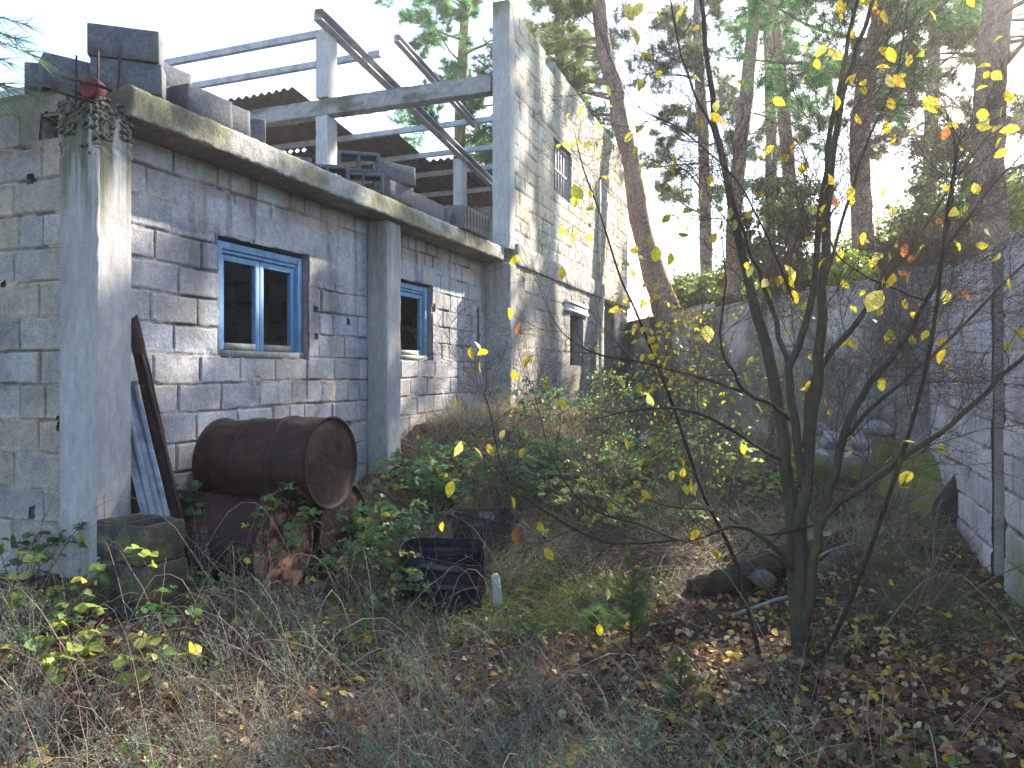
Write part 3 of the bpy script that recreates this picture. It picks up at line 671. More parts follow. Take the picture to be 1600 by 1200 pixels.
# ================================================================== LOOSE THINGS
def block_mesh(mat, w=.39, d=.19, h=.19, cells=2, seed=0, c=(.27, .27, .27)):
    mb = MB(); wt = .032
    xs = [-w/2]; n = cells; cw = (w-wt*(n+1))/n
    for i in range(n): xs += [xs[-1]+wt, xs[-1]+wt+cw]
    xs.append(w/2); ys = [-d/2, -d/2+wt, d/2-wt, d/2]
    voxel(mb, (0, 0, 0), (1, 0, 0), (0, 1, 0), (0, 0, 1), xs, ys, [0, h], lambda i, j, k: not (j == 1 and i % 2 == 1), c=c)
    o = mb.build('concrete_block', mat, None, world=False)
    me = o.data
    import bmesh
    b = bmesh.new(); b.from_mesh(me); bmesh.ops.remove_doubles(b, verts=b.verts, dist=.0005)
    bmesh.ops.bevel(b, geom=[e for e in b.edges if len(e.link_faces) == 2 and e.calc_face_angle(0) > .5], offset=.005, segments=1, affect='EDGES')
    for v in b.verts:
        p = v.co; n_ = Vector([float(vn(p.x*30+k*7, p.y*30+seed, p.z*30))-.5 for k in range(3)]); v.co += n_*.006
    b.to_mesh(me); b.free()
    return o
bk_protos = {}
def put_block(key, loc, eul, label, group, **kw):
    if key not in bk_protos:
        o = block_mesh(**kw); bk_protos[key] = o
    else:
        o = bk_protos[key].copy(); COL.objects.link(o)
    o.location = loc; o.rotation_euler = eul
    setp(o, label, 'concrete block', group); return o
HB = dict(mat=M['stone']); gY = YAW
mossb = m_masonry('mossy_block', speck=.4, bump=.9, fine=80., big=7., moss=(8., .48, (.10, .11, .05)))
# stack by the corner column
bx, by = -1.90, 3.80
bang = R(-32)
for i, z in enumerate((.16, .355, .55)):
    put_block('corner', (bx+.012*(i == 1), by-.01*(i == 1), z), (0, 0, bang+R((0, 3, 0)[i])),
              ('damp hollow block at the foot of the stack by the corner column, sunk in weeds', 'damp hollow block in the middle of the stack by the corner column', 'damp hollow block on top of the stack, its two cells open upwards')[i], 'hollow blocks stacked by the corner column', mat=mossb, c=(.055, .055, .045), w=.37, d=.25)
# blocks left standing on the roof slab.  (u, v, z, orientation, label)
TZ = 3.19
G1 = 'grey blocks left on the roof slab'
def onslab(u, v, z, yaw, tilt=0, label='', key='slab', roll=0, **kw):
    kw = dict(dict(mat=M['stone'], c=(.12, .125, .14)), **kw)
    put_block(key, W(u, v, z), (tilt, roll, YAW-math.pi/2*0+yaw), label, G1, **kw)
# yaw: world angle of the long side
def osl(u, v, z, wa, label, tilt=0, roll=0): onslab(u, v, z, R(wa)-YAW, tilt, label, 'slab', roll)
osl(3.47, -3.80, TZ, 18, 'grey block in the lower layer of the tall pair behind the corner column')
osl(3.45, -3.80, TZ+.192, 17, 'topmost grey block of the tall pair behind the corner column')
osl(3.80, -3.92, TZ, 60, 'lower grey block directly right of the tall pair, seen end on')
osl(3.82, -3.93, TZ+.15, 64, 'grey block set back on the lower one right of the tall pair, seen end on')
osl(3.33, -4.16, TZ-.03, 12, 'single grey block left of the rebar and the red tin')
osl(3.30, -4.02, TZ-.03, 40, 'dark block tucked between the left-hand block and the tall pair')
osl(4.00, -3.74, TZ+.0, 66, 'first of the two narrow blocks standing end on after the tall heap')
osl(4.20, -3.76, TZ+.0, 62, 'second of the two narrow blocks standing end on after the tall heap')
osl(4.50, -3.86, TZ+.0, 22, 'weathered grey block with worn corners, alone right of the end-on pair')
osl(5.55, -4.20, TZ+.03, 20, 'small dark block alone behind the slab edge, left of the tall white column')
osl(5.90, -4.02, TZ+.095, 12, 'hollow block at the bottom left of the pile with open cells on the slab', R(90))
osl(6.25, -3.86, TZ+.095, 12, 'hollow block at the bottom right of the pile with open cells on the slab', R(90))
osl(6.22, -3.90, TZ+.288, 16, 'hollow block on top of the pile with open cells on the slab', R(90))
osl(6.62, -3.72, TZ+.0, 60, 'grey block carrying a second one, standing right of the open-celled pile')
osl(6.62, -3.72, TZ+.193, 42, 'grey block lying crosswise on another, right of the open-celled pile')
for i in range(3): osl(7.0+.22*i, -3.76, TZ, 60+i*3, ('first (left)', 'second (middle)', 'last (right)')[i]+' of the three close-set blocks before the thin tiles on the slab')
osl(7.75, -3.86, TZ+.0, 14, 'flat dark block lying just before the row of thin tiles')
# thin brick tiles in a row
tm = MB(); voxel(tm, (0, 0, 0), (1, 0, 0), (0, 1, 0), (0, 0, 1), [-.14, -.08, -.07, .07, .08, .14], [-.035, -.025, .025, .035], [0, .27], lambda i, j, k: not (j == 1 and i in (0, 2, 4)) or False, c=(.17, .165, .165))
t0 = tm.build('building_tile', M['stone'], None, world=False)
for i in range(9):
    t = t0 if i == 0 else t0.copy()
    if i: COL.objects.link(t)
    t.location = W(8.02+.095*i, -3.70, TZ); t.rotation_euler = (R(4), 0, YAW+R(-78))
    setp(t, ('first (left-hand)', 'second', 'third', 'fourth', 'fifth', 'sixth', 'seventh', 'eighth', 'last (right-hand)')[i]+' thin upright tile of the row on the slab near the tall column', 'building tile', 'thin tiles in a row on the roof slab')

# rusty red tin hung on the rebar over the corner column
mb = MB(); n = 24
c0 = np.array((-2.385, 4.18, 3.10)); ax = np.array((-.25, -.95, .1)); ax /= np.linalg.norm(ax)
s_ = np.cross(ax, UP); s_ /= np.linalg.norm(s_); t_ = np.cross(s_, ax)
prof = [(0, .0), (0, .05), (.004, .06), (-.01, .064), (-.07, .058), (-.07, .0)]
V = [c0+ax*(-p[0])*-1+(s_*math.cos(a)+t_*math.sin(a))*p[1]*(1+.05*math.sin(3*a)) for p in prof for a in np.linspace(0, 2*math.pi, n, endpoint=False)]
Q = [(i*n+j, i*n+(j+1) % n, (i+1)*n+(j+1) % n, (i+1)*n+j) for i in range(len(prof)-1) for j in range(n)]
mb.add(V, Q); o = mb.build('tin', M['redtin'], None, True); setp(o, 'dented round red tin jammed on the rebar above the corner column', 'tin')

# ---- steel drums
def drum(label, u, v, z, tiltv=0., seed=0, r=.29, L=.88, lidmat=None):
    e = empty('steel_drum', W(u, v, z), label, 'steel drum', 'rusty drums lying against the wall')
    ax = NV*math.cos(tiltv)+UP*math.sin(tiltv); ax = ax/np.linalg.norm(ax); s = np.cross(ax, UP); s /= np.linalg.norm(s); t = np.cross(s, ax)
    ys = np.linspace(-L, 0, 120)
    rr = r+np.zeros_like(ys)
    for q in (-.32*L-.01, -.66*L): rr += .017*np.exp(-((ys-q)/.011)**2)
    rr += .010*np.exp(-((ys-0)/.010)**2)+.010*np.exp(-((ys+L)/.010)**2)
    n = 72; th = np.linspace(0, 2*math.pi, n, endpoint=False)
    Y, T = np.meshgrid(ys, th, indexing='ij')
    dent = (fbm(np.cos(T)*2.2, np.sin(T)*2.2, Y*3, 3, seed)-.5)
    RR = rr[:, None]+dent*.055*np.clip((-Y)/.1, 0, 1)*np.clip((Y+L)/.1, 0, 1)
    o = np.array(W(u, v, z)); P = o+ax*Y[..., None]+(s*np.cos(T)[..., None]+t*np.sin(T)[..., None])*RR[..., None]
    Q = [(i*n+j, i*n+(j+1) % n, (i+1)*n+(j+1) % n, (i+1)*n+j) for i in range(len(ys)-1) for j in range(n)]
    # inner lip
    m = MB(); m.add(P.reshape(-1, 3), Q, c=(1, 1, 1))
    m.build('shell', M['rust'], e, True)
    for yy, sg in ((-.004, 1), (-L+.004, -1)):
        m = MB(); rad = list(np.linspace(0.001, r-.045, 22))+[r-.03, r-.012, r-.006, r+.004, r+.008, r+.002]; off = [-.010]*22+[-.010, -.009, .0, .007, .004, -.006]
        RA, TT = np.meshgrid(rad, th, indexing='ij'); OF = np.array(off)[:, None]*sg+(fbm(RA*14*np.cos(TT)+4, RA*14*np.sin(TT), s=seed+3)-.5)*.016*(RA < r-.02)
        P = o+ax*(yy+OF)[..., None]+(s*np.cos(TT)[..., None]+t*np.sin(TT)[..., None])*RA[..., None]
        Q = [(i*n+j, (i+1)*n+j, (i+1)*n+(j+1) % n, i*n+(j+1) % n) for i in range(len(rad)-1) for j in range(n)]
        m.add(P.reshape(-1, 3), Q if sg > 0 else [q[::-1] for q in Q]); m.build('lid', lidmat or M['rust'], e, True)
    return e
drum('smooth dark rusty drum lying on top of the two others', 4.16, -2.80, .90, R(2), 1, .295)
drum('rusty drum in front with a pale flaking lid, half in the weeds', 3.84, -2.93, .40, R(-1), 2, .285, lidmat=M['lid'])
drum('dark rusty drum behind, bottom right of the pile, mostly hidden', 4.50, -2.93, .41, R(0), 3, .29)

# ---- planks, beam and sheet leaning beside the corner column
def board(name, label, cat, p, q, wd, th, mat, face, group=None, res=.03, amp=.004, warp=.0, seed=0):
    """a long board from p to q; face = direction the broad side looks"""
    p = np.array(p, float); q = np.array(q, float); d = q-p; L = np.linalg.norm(d); d /= L
    f = np.array(face, float); f = f-d*np.dot(f, d); f /= np.linalg.norm(f); s = np.cross(f, d)
    m = rough_box((0, 0, 0), (1, 0, 0), (0, 1, 0), (0, 0, 1), (-wd/2, -th/2, 0), (wd/2, th/2, L), res, amp, seed, None)
    o = m.build(name, mat, None, world=False)
    o.matrix_world = Matrix(((s[0], f[0], d[0], p[0]), (s[1], f[1], d[1], p[1]), (s[2], f[2], d[2], p[2]), (0, 0, 0, 1)))
    return setp(o, label, cat, group)
fc = (.5, -.85, .1)
board('steel_beam', 'long dark rusted steel beam leaning from the weeds up to the corner column', 'beam', (-1.93, 4.50, .12), (-2.42, 4.72, 1.86), .085, .03, M['darkrust'], fc, seed=3)
board('rusted_strip', 'narrow rusted strip leaning along the edge of the rusted beam', 'metal strip', (-1.865, 4.47, .12), (-2.33, 4.66, 1.62), .03, .04, M['darkrust'], fc, seed=4)
board('plank', 'dark rotten plank leaning behind the zinc sheet beside the corner column', 'plank', (-2.12, 4.46, .1), (-2.40, 4.62, 1.25), .16, .025, M['plank'], fc, 'old planks leaning by the corner column', seed=5)
board('plank', 'splintered silvery plank leaning between the beam and the drums', 'plank', (-2.15, 5.05, .12), (-2.08, 5.42, 1.12), .17, .03, M['oldwood'], (.3, -.95, .1), 'old planks leaning by the corner column', amp=.012, seed=6)
board('plank', 'grey blue plank leaning low against the corner column', 'plank', (-1.98, 4.40, .08), (-2.40, 4.56, 1.38), .12, .02, M['oldwood'], fc, 'old planks leaning by the corner column', seed=7)
# grooved zinc sheet
def zinc():
    p = np.array((-1.935, 4.34, .05)); q = np.array((-2.385, 4.56, 1.42)); d = q-p; L = np.linalg.norm(d); d /= L
    f = np.array(fc); f = f-d*np.dot(f, d); f /= np.linalg.norm(f); s = np.cross(f, d)
    xs = np.linspace(-.075, .075, 26); h = .010*np.sign(np.sin(xs/.15*2*math.pi*2.0+.6))*np.abs(np.sin(xs/.15*2*math.pi*2.+.6))**.4
    ys = np.linspace(0, L, 30); X, Y = np.meshgrid(xs, ys, indexing='ij'); Hh = h[:, None]+(fbm(X*5, Y*3, s=3)-.5)*.02
    Pa = p+s*X[..., None]+d*Y[..., None]+f*Hh[..., None]; a = Pa.reshape(-1, 3); b = a-f*.003; F_ = grid_faces(26, 30); nn = len(a)
    rim = [(j, j+1, nn+j+1, nn+j) for j in range(29)]+[(25*30+j+1, 25*30+j, nn+25*30+j, nn+25*30+j+1) for j in range(29)]+[(30*i+29, 30*(i+1)+29, nn+30*(i+1)+29, nn+30*i+29) for i in range(25)]
    return mk('zinc_sheet', np.vstack([a, b]), [np.vstack([F_, F_[:, ::-1]+nn, rim])], M['zinc'], None, None, True)
setp(zinc(), 'narrow grooved zinc sheet leaning in front of the rusted beam', 'metal sheet')

# ---- cut rings of black corrugated pipe
def ring(label, cx, cy, z0, r, h, a0, a1, seed, spiral=0., tilt=0.):
    n = 90; th = np.linspace(a0, a1, n); zs = np.linspace(0, h, 28)
    Tt, Z = np.meshgrid(th, zs, indexing='ij')
    f = (Tt-a0)/(a1-a0)
    rr = r+spiral*f+.011*np.exp(-((np.mod(Z, h/3)-h/6)/.007)**2)+.004*np.sin(Tt*2+seed)
    hh = Z*(1-.16*ss(.7, 1., f)*(Z/h)+.03*np.sin(Tt*3))
    def sh(dr): return np.stack([cx+np.cos(Tt)*(rr+dr), cy+np.sin(Tt)*(rr+dr), z0+hh+tilt*np.cos(Tt)*Z], -1).reshape(-1, 3)
    a = sh(0); b = sh(-.009); m = 28; F_ = grid_faces(n, m); nn = len(a)
    rim = [(m*i+m-1, m*(i+1)+m-1, nn+m*(i+1)+m-1, nn+m*i+m-1) for i in range(n-1)]+[(j, j+1, nn+j+1, nn+j) for j in range(m-1)]+[((n-1)*m+j+1, (n-1)*m+j, nn+(n-1)*m+j, nn+(n-1)*m+j+1) for j in range(m-1)]
    o = mk('pipe_ring', np.vstack([a, b]), [np.vstack([F_[:, ::-1], F_+nn, rim])], M['plastic'], None, None, True)
    return setp(o, label, 'plastic ring', 'cut rings of black plastic pipe')
ring('closed black plastic ring standing further back in the grass', -.22, 5.60, .03, .225, .40, 0, 2*math.pi-.001, 1)
ring('torn black plastic ring in front, open on its right side', -.42, 4.72, .02, .245, .37, R(-12), R(318), 2, spiral=.07)
# stub of board inside the rear ring, pale stake beside the front one
board('plank', 'short weathered board standing inside the rear black ring', 'plank', (-.20, 5.55, .05), (-.19, 5.60, .44), .12, .03, M['oldwood'], (0, -1, 0), seed=9)
board('stake', 'short white painted stake beside the torn black ring', 'stake', (-.075, 4.60, .0), (-.11, 4.63, .24), .062, .03, M['white'], (.2, -1, 0), amp=.006, seed=10)

# ---- right hand debris
def tilec(label, p, d, r, L, arc, mat, up=(0, 0, 1), th=.02, seed=0, group='curved mossy roof sheets by the right wall'):
    """curved sheet: an arch section of radius r swept along d"""
    p = np.array(p, float); d = np.array(d, float); d /= np.linalg.norm(d); s = np.cross(d, np.array(up, float)); s /= np.linalg.norm(s); t = np.cross(s, d)
    n, m = 26, 30; A, Y = np.meshgrid(np.linspace(-arc/2, arc/2, n), np.linspace(0, L, m), indexing='ij')
    rr = r+(fbm(A*2, Y*4, s=seed)-.5)*.03
    Y2 = Y+(fbm(A*3, Y*0+seed, s=seed+1)-.5)*.10*(Y/L)
    def sh(k): return (p+s*(np.sin(A)*(rr-k))[..., None]+t*(np.cos(A)*(rr-k))[..., None]+d*Y2[..., None]).reshape(-1, 3)
    a = sh(0); b = sh(th); nn = len(a); F_ = grid_faces(n, m)
    rim = [(j, j+1, nn+j+1, nn+j) for j in range(m-1)]+[((n-1)*m+j+1, (n-1)*m+j, nn+(n-1)*m+j, nn+(n-1)*m+j+1) for j in range(m-1)]+[(m*(i+1), m*i, nn+m*i, nn+m*(i+1)) for i in range(n-1)]+[(m*i+m-1, m*(i+1)+m-1, nn+m*(i+1)+m-1, nn+m*i+m-1) for i in range(n-1)]
    c = np.full((2*nn, 3), (.17, .18, .17)); c[:nn] = mixc((.17, .18, .17), (.20, .21, .05), ss(.4, .6, fbm(A*2, Y*5, s=seed+3)).ravel())
    o = mk('curved_roof_sheet', np.vstack([a, b]), [np.vstack([F_, F_[:, ::-1]+nn, rim])], mat, None, c, True)
    return setp(o, label, 'roof sheet', group)
ygm = m_masonry('yellow_green_moss', speck=.4, bump=1., fine=70., big=6., moss=(5., .40, (.15, .17, .04)))
tilec('yellow green mossy half-round sheet lying against the right wall', at(1432, 735, 6.6), (.30, -1.0, -.20), .19, .85, R(165), ygm, seed=1)
tilec('grey green broken sheet sloping down in front of the half-round one', at(1400, 775, 6.3), (.38, -.9, -.28), .26, .85, R(100), M['mossy'], seed=2, up=(-.5, 0, .9))
tilec('upright grey mossy sheet stub standing left of the half-round one', at(1385, 765, 6.9), (.0, .05, 1.), .13, .48, R(150), M['mossy'], up=(-.2, -1, 0), seed=3)
tilec('narrow grey sheet hanging down at the front of the debris heap', at(1425, 840, 5.6), (-.12, -.1, -.45), .12, .38, R(110), M['mossy'], up=(-.2, -1, 0), seed=5)
def log(label, pts, rad, mat, name='log', cat='log', group=None, c=(.10, .09, .075), n=16, seed=0):
    P = smooth_path(pts, 16); m = len(P); r = np.interp(np.linspace(0, 1, m), np.linspace(0, 1, len(rad)), rad)*(1+.2*(fbm(np.arange(m)*.6, np.arange(m)*0., s=seed)-.5))
    mb = MB(); tube(mb, P, r, n, c, jitter=.22); V_ = mb.V[0]; V_ += (np.stack([fbm(V_[:, 0]*16+k*7, V_[:, 1]*16, V_[:, 2]*16, s=seed) for k in range(3)], 1)-.5)*max(rad)*.55; return setp(mb.build(name, mat, None, True), label, cat, group)
log('long moss grown pipe lying behind the foreground tree', [at(1255, 728, 7.0), at(1320, 735, 6.95), at(1400, 728, 6.9)], [.10, .11, .10], M['mossy'], 'mossy_pipe', 'pipe', c=(.16, .18, .17))
log('half buried mossy log right of the foreground tree', [at(1275, 905, 4.9), at(1330, 868, 5.2), at(1390, 850, 5.5), at(1425, 858, 5.6)], [.05, .09, .10, .05], M['bark'], group='old logs on the yard floor', seed=1)
log('dark rotten log crossing behind the foreground tree', [at(1075, 915, 4.9), at(1150, 905, 4.8), at(1210, 880, 5.), at(1275, 862, 5.2), at(1330, 835, 5.5)], [.05, .085, .10, .08, .05], M['bark'], group='old logs on the yard floor', c=(.05, .04, .03), seed=2)
log('long split branch slanting out at the right edge of the leaf litter', [at(1490, 985, 4.1), at(1560, 1020, 3.7), at(1640, 1062, 3.4)], [.02, .035, .04], M['oldwood'], 'fallen_branch', 'branch', 'fallen branches in the leaf litter', n=8)
log('short sawn log with a pale cut end lying in the leaves', [at(1478, 1066, 3.42), at(1520, 1045, 3.46), at(1575, 1030, 3.52)], [.045, .05, .035], M['bark'], group='old logs on the yard floor', c=(.17, .16, .15), seed=3)
log('thin dark fallen branch right of the tree foot', [at(1280, 1002, 3.75), at(1380, 990, 3.9), at(1480, 975, 4.05), at(1560, 968, 4.1)], [.008, .013, .012, .008], M['bark'], 'fallen_branch', 'branch', 'fallen branches in the leaf litter', n=6)
log('bleached branch lying across the weeds in the far debris', [at(1190, 860, 5.2), at(1250, 800, 5.9), at(1275, 765, 6.3)], [.02, .025, .015], M['bark'], 'fallen_branch', 'branch', 'fallen branches in the leaf litter', n=6)
def stone(label, loc, sz, seed, mat=None, c=(.30, .31, .33), group=None, name='stone', cat='stone'):
    import bmesh
    b = bmesh.new(); bmesh.ops.create_icosphere(b, subdivisions=3, radius=1)
    V = np.array([v.co for v in b.verts]); rs = np.random.RandomState(seed)
    for k in range(9):                               # cut flats
        n = rs.randn(3); n /= np.linalg.norm(n); d = V@n; ex = d-(.55+.25*rs.rand()); V -= np.clip(ex, 0, None)[:, None]*n
    V *= 1+(fbm(V[:, 0]*2+seed, V[:, 1]*2, V[:, 2]*2)-.5)[:, None]*.25
    V = V*np.array(sz); a = rs.rand()*6; V = V@np.array(((math.cos(a), -math.sin(a), 0), (math.sin(a), math.cos(a), 0), (0, 0, 1)))
    Fq = np.array([[v.index for v in f.verts] for f in b.faces]); b.free()
    o = mk(name, V, [Fq], mat or M['stone'], None, np.full((len(V), 3), c)); o.location = loc
    return setp(o, label, cat, group)
rub = [(1275, 665, 7.6, .11, 'left-hand pale rubble lump beside the pine seedling'), (1300, 680, 7.3, .12, 'largest pale rubble lump in the heap before the back wall'), (1325, 668, 7.6, .09, 'small pale lump at the top of the heap before the back wall'),
       (1345, 690, 7.3, .10, 'pale rubble lump in the middle of the heap'), (1372, 665, 7.5, .13, 'pale rubble lump high against the corner column'), (1395, 690, 7.2, .10, 'pale rubble lump left of the corner column foot'),
       (1365, 712, 7.1, .09, 'pale rubble lump just above the mossy pipe, right end'), (1320, 712, 7.1, .10, 'pale rubble lump just above the mossy pipe, middle'), (1285, 705, 7.15, .08, 'pale rubble lump just above the mossy pipe, left end')]
for i, (px, py, Y, s, lb) in enumerate(rub): stone(lb, at(px, py+6, Y), (s*1.2, s, s*.8), i+5, M['pale'], group='pale rubble before the back wall', name='rubble_lump', cat='rubble')
stone('flat grey stone slab in the leaves right of the tree foot', at(1395, 1085, 3.25), (.15, .10, .045), 31, c=(.10, .10, .10), group='stones among the fallen leaves')
stone('dark stone half covered by leaves at the lower right', at(1440, 1060, 3.35), (.08, .06, .05), 32, c=(.10, .10, .10), group='stones among the fallen leaves')
stone('flat stone at the bottom edge of the picture, right of centre', at(1500, 1165, 2.9), (.15, .09, .04), 33, c=(.12, .115, .11), group='stones among the fallen leaves')
stone('pale flat stone under the debris heap by the fallen branches', at(1283, 838, 5.6), (.13, .09, .04), 34, c=(.36, .34, .33), group='stones among the fallen leaves')
# stacked low stones / bits of block around the heap
for i, (px, py, Y, s, lb) in enumerate(((1350, 800, 6.0, .12, 'grey stone between the debris and the tree'), (1300, 790, 6.2, .10, 'grey stone left of the debris heap'), (1475, 800, 5.9, .12, 'dark lump under the half-round sheet'), (1190, 905, 4.7, .09, 'brown stone left of the tree under the rotten log'))):
    stone(lb, at(px, py, Y), (s*1.2, s, s*.8), i+45, c=(.10, .10, .09), group='dark stones by the debris')
# black sheet standing in for the shaded hollow under the sheets by the wall
tilec('black bent sheet standing in for the shaded hollow under the roof sheets by the right wall', at(1492, 815, 5.75), (.25, -.5, .8), .20, .42, R(95), M['plastic'], up=(-1, -.4, 0), th=.008, seed=7)
# red cloth scrap on the back wall foot
board('board', 'dark red board standing at the foot of the back wall', 'board', at(1268, 668, 8.3), at(1270, 620, 8.4), .13, .02, m_plain('dark_red_paint', (.13, .02, .025), .6), (0, -1, 0))

sk = ((1230, 905, 4.6, 1330, 850, 5.2), (1300, 760, 6.1, 1372, 800, 5.6), (1240, 820, 5.5, 1310, 770, 6.2), (1340, 860, 5.2, 1450, 790, 5.7), (1290, 700, 6.9, 1370, 735, 6.4), (1400, 900, 4.9, 1490, 800, 5.4), (1150, 960, 4.2, 1290, 935, 4.3), (1380, 740, 6.5, 1420, 820, 5.8))
for i, (a, b, Ya, c_, d_, Yb) in enumerate(sk):
    p = np.array(at(a, b, Ya)); q = np.array(at(c_, d_, Yb)); m_ = (p+q)/2+np.array((.03, 0, .05))
    log(('short dead stick behind the tree foot', 'dead stick across the debris heap, middle', 'pale dead stick beside the mossy pipe', 'long dead stick leaning on the debris heap', 'dead stick over the mossy pipe', 'dead stick reaching to the right wall', 'dead stick lying in the leaves left of the tree', 'dead stick hanging in front of the half-round sheet')[i], [p, m_, q], [.012, .010, .006], M['bark'] if i % 3 else M['oldwood'], 'stick', 'stick', 'dead sticks around the debris heap', n=6, seed=i)
# ================================================================== VEGETATION
rng = np.random.RandomState(5); random.seed(5)
def nrmz(a): return a/(np.linalg.norm(a, axis=-1, keepdims=True)+1e-9)
LEAF_Y = np.array((.62, .50, .035))
def leaves(mb, P, D, size, col, curl=.25, wid=.62, rs=rng, fold=.18):
    """pointed oval leaves: P base (N,3), D direction (N,3), size (N,), col (N,3)"""
    N = len(P); D = nrmz(D); up = nrmz(rs.randn(N, 3)*.8+UP); S = nrmz(np.cross(D, up)); Nn = np.cross(S, D)
    size = np.broadcast_to(size, (N,))[:, None]
    prof = [(0, 0), (.22, .34), (.5, .5), (.78, .33), (1, 0)]
    V = []
    for t, w in prof:
        c = P+D*size*t-Nn*size*curl*t*t
        if w == 0: V += [c]
        else: V += [c+S*size*w*wid+Nn*size*fold*w, c-Nn*0, c-S*size*w*wid+Nn*size*fold*w]
    V = np.stack(V, 1)      # N,11,3
    Q = np.array([(1, 4, 5, 2), (2, 5, 6, 3), (4, 7, 8, 5), (5, 8, 9, 6)]); T = np.array([(0, 1, 2), (0, 2, 3), (7, 10, 8), (8, 10, 9)])
    k = V.shape[1]; off = (np.arange(N)*k)[:, None, None]
    sh = 1+(np.array([0, 0, 0, 0, 0, -.12, 0, 0, -.1, 0, 0]))[None, :, None]
    mb.add(V.reshape(-1, 3), (Q[None]+off).reshape(-1, 4), (T[None]+off).reshape(-1, 3), (np.broadcast_to(np.asarray(col, float), (N, 3))[:, None]*sh).reshape(-1, 3))
def blades(mb, P, D, L, w, bend, col, rs=rng, seg=4, tip=None):
    """curved tapering blades; bend = sag vector factor"""
    N = len(P); D = nrmz(D); L = np.broadcast_to(L, (N,))[:, None]; w = np.broadcast_to(w, (N,))[:, None]; bend = np.broadcast_to(bend, (N,))[:, None]
    S = nrmz(np.cross(D, nrmz(rs.randn(N, 3)))); V = []
    H_ = nrmz(D*np.array((1, 1, 0))+rs.randn(N, 3)*.05*np.array((1, 1, 0)))
    for i in range(seg+1):
        t = i/seg; c = P+D*L*t+(H_*.5-UP*.8)*(bend*L*t*t)
        ww = w*(1-t*.85)*.5; V += [c-S*ww, c+S*ww]
    V = np.stack(V, 1); k = V.shape[1]; off = (np.arange(N)*k)[:, None, None]
    Q = np.array([(2*i, 2*i+1, 2*i+3, 2*i+2) for i in range(seg)])
    cc = np.broadcast_to(np.asarray(col, float), (N, 3))[:, None]*np.ones((1, k, 1))
    if tip is not None:
        tt = np.repeat(np.linspace(0, 1, seg+1), 2)[None, :, None]; cc = cc*(1-tt)+np.asarray(tip, float)*tt
    mb.add(V.reshape(-1, 3), (Q[None]+off).reshape(-1, 4), None, cc.reshape(-1, 3))

class Twigs:
    """collects thin tubes with 3 sides, all with the same number of points"""
    def __init__(s): s.P = []; s.R = []; s.C = []
    def add(s, P, r0, r1, c): s.P.append(P); s.R.append((r0, r1)); s.C.append(c)
    def flush(s, mb, n=3):
        if not s.P: return
        P = np.array(s.P); R_ = np.array(s.R); C = np.array(s.C); N, m = P.shape[:2]
        T = nrmz(np.gradient(P, axis=1)); ref = nrmz(np.random.RandomState(1).randn(N, 1, 3)); A = nrmz(np.cross(T, ref)); B = np.cross(T, A)
        rad = R_[:, :1]+(R_[:, 1:]-R_[:, :1])*np.linspace(0, 1, m)[None]
        th = np.arange(n)*2*math.pi/n
        V = P[:, :, None]+rad[..., None, None]*(np.cos(th)[:, None]*A[:, :, None]+np.sin(th)[:, None]*B[:, :, None])
        i, j = np.meshgrid(np.arange(m-1), np.arange(n), indexing='ij'); j2 = (j+1) % n
        Q = np.stack([i*n+j, i*n+j2, (i+1)*n+j2, (i+1)*n+j], -1).reshape(-1, 4)
        off = (np.arange(N)*m*n)[:, None, None]
        mb.add(V.reshape(-1, 3), (Q[None]+off).reshape(-1, 4), None, np.repeat(C, m*n, 0))
def wob(p, d, L, m=6, w=.12, up=0., rs=random, grav=0.):
    """wobbling path of m points"""
    P = [np.array(p, float)]; d = np.array(d, float); d /= np.linalg.norm(d)
    for i in range(m-1):
        d = d+np.array([rs.gauss(0, w) for _ in range(3)])+UP*up/m-UP*grav*i/m; d /= np.linalg.norm(d); P.append(P[-1]+d*L/(m-1))
    return np.array(P), d
def rdir(d, ang, rs=random):
    d = np.asarray(d, float); d = d/np.linalg.norm(d); a = np.cross(d, (rs.gauss(0, 1), rs.gauss(0, 1), rs.gauss(0, 1))); a /= np.linalg.norm(a)+1e-9
    return d*math.cos(ang)+a*math.sin(ang)
def spray(tw, tips, P, r, depth, L, c, dens=6, ang=(.5, 1.1), w=.1, up=.15, m=6, rs=random, start=.15, shr=.55):
    """side shoots along path P, recursive"""
    T = np.gradient(P, axis=0); seglen = np.linalg.norm(P[-1]-P[0])
    for k in range(dens):
        t = start+(1-start)*(k+rs.random())/dens; f = t*(len(P)-1); i = min(int(f), len(P)-2); p = P[i]+(P[i+1]-P[i])*(f-i)
        d = rdir(T[i], rs.uniform(*ang)); l = L*rs.uniform(.5, 1.15)*(1.1-.5*t)
        rr = r*(1-.5*t)
        Q, dd = wob(p, d, l, m, w, up); tw.add(Q, rr, max(rr*.35, .0006), c)
        if depth > 1: spray(tw, tips, Q, rr*.6, depth-1, L*shr, c, max(2, int(dens*.7)), ang, w, up, m, rs, shr=shr)
        else: tips.append((Q[-1], dd)); tips.append((Q[len(Q)//2], dd))

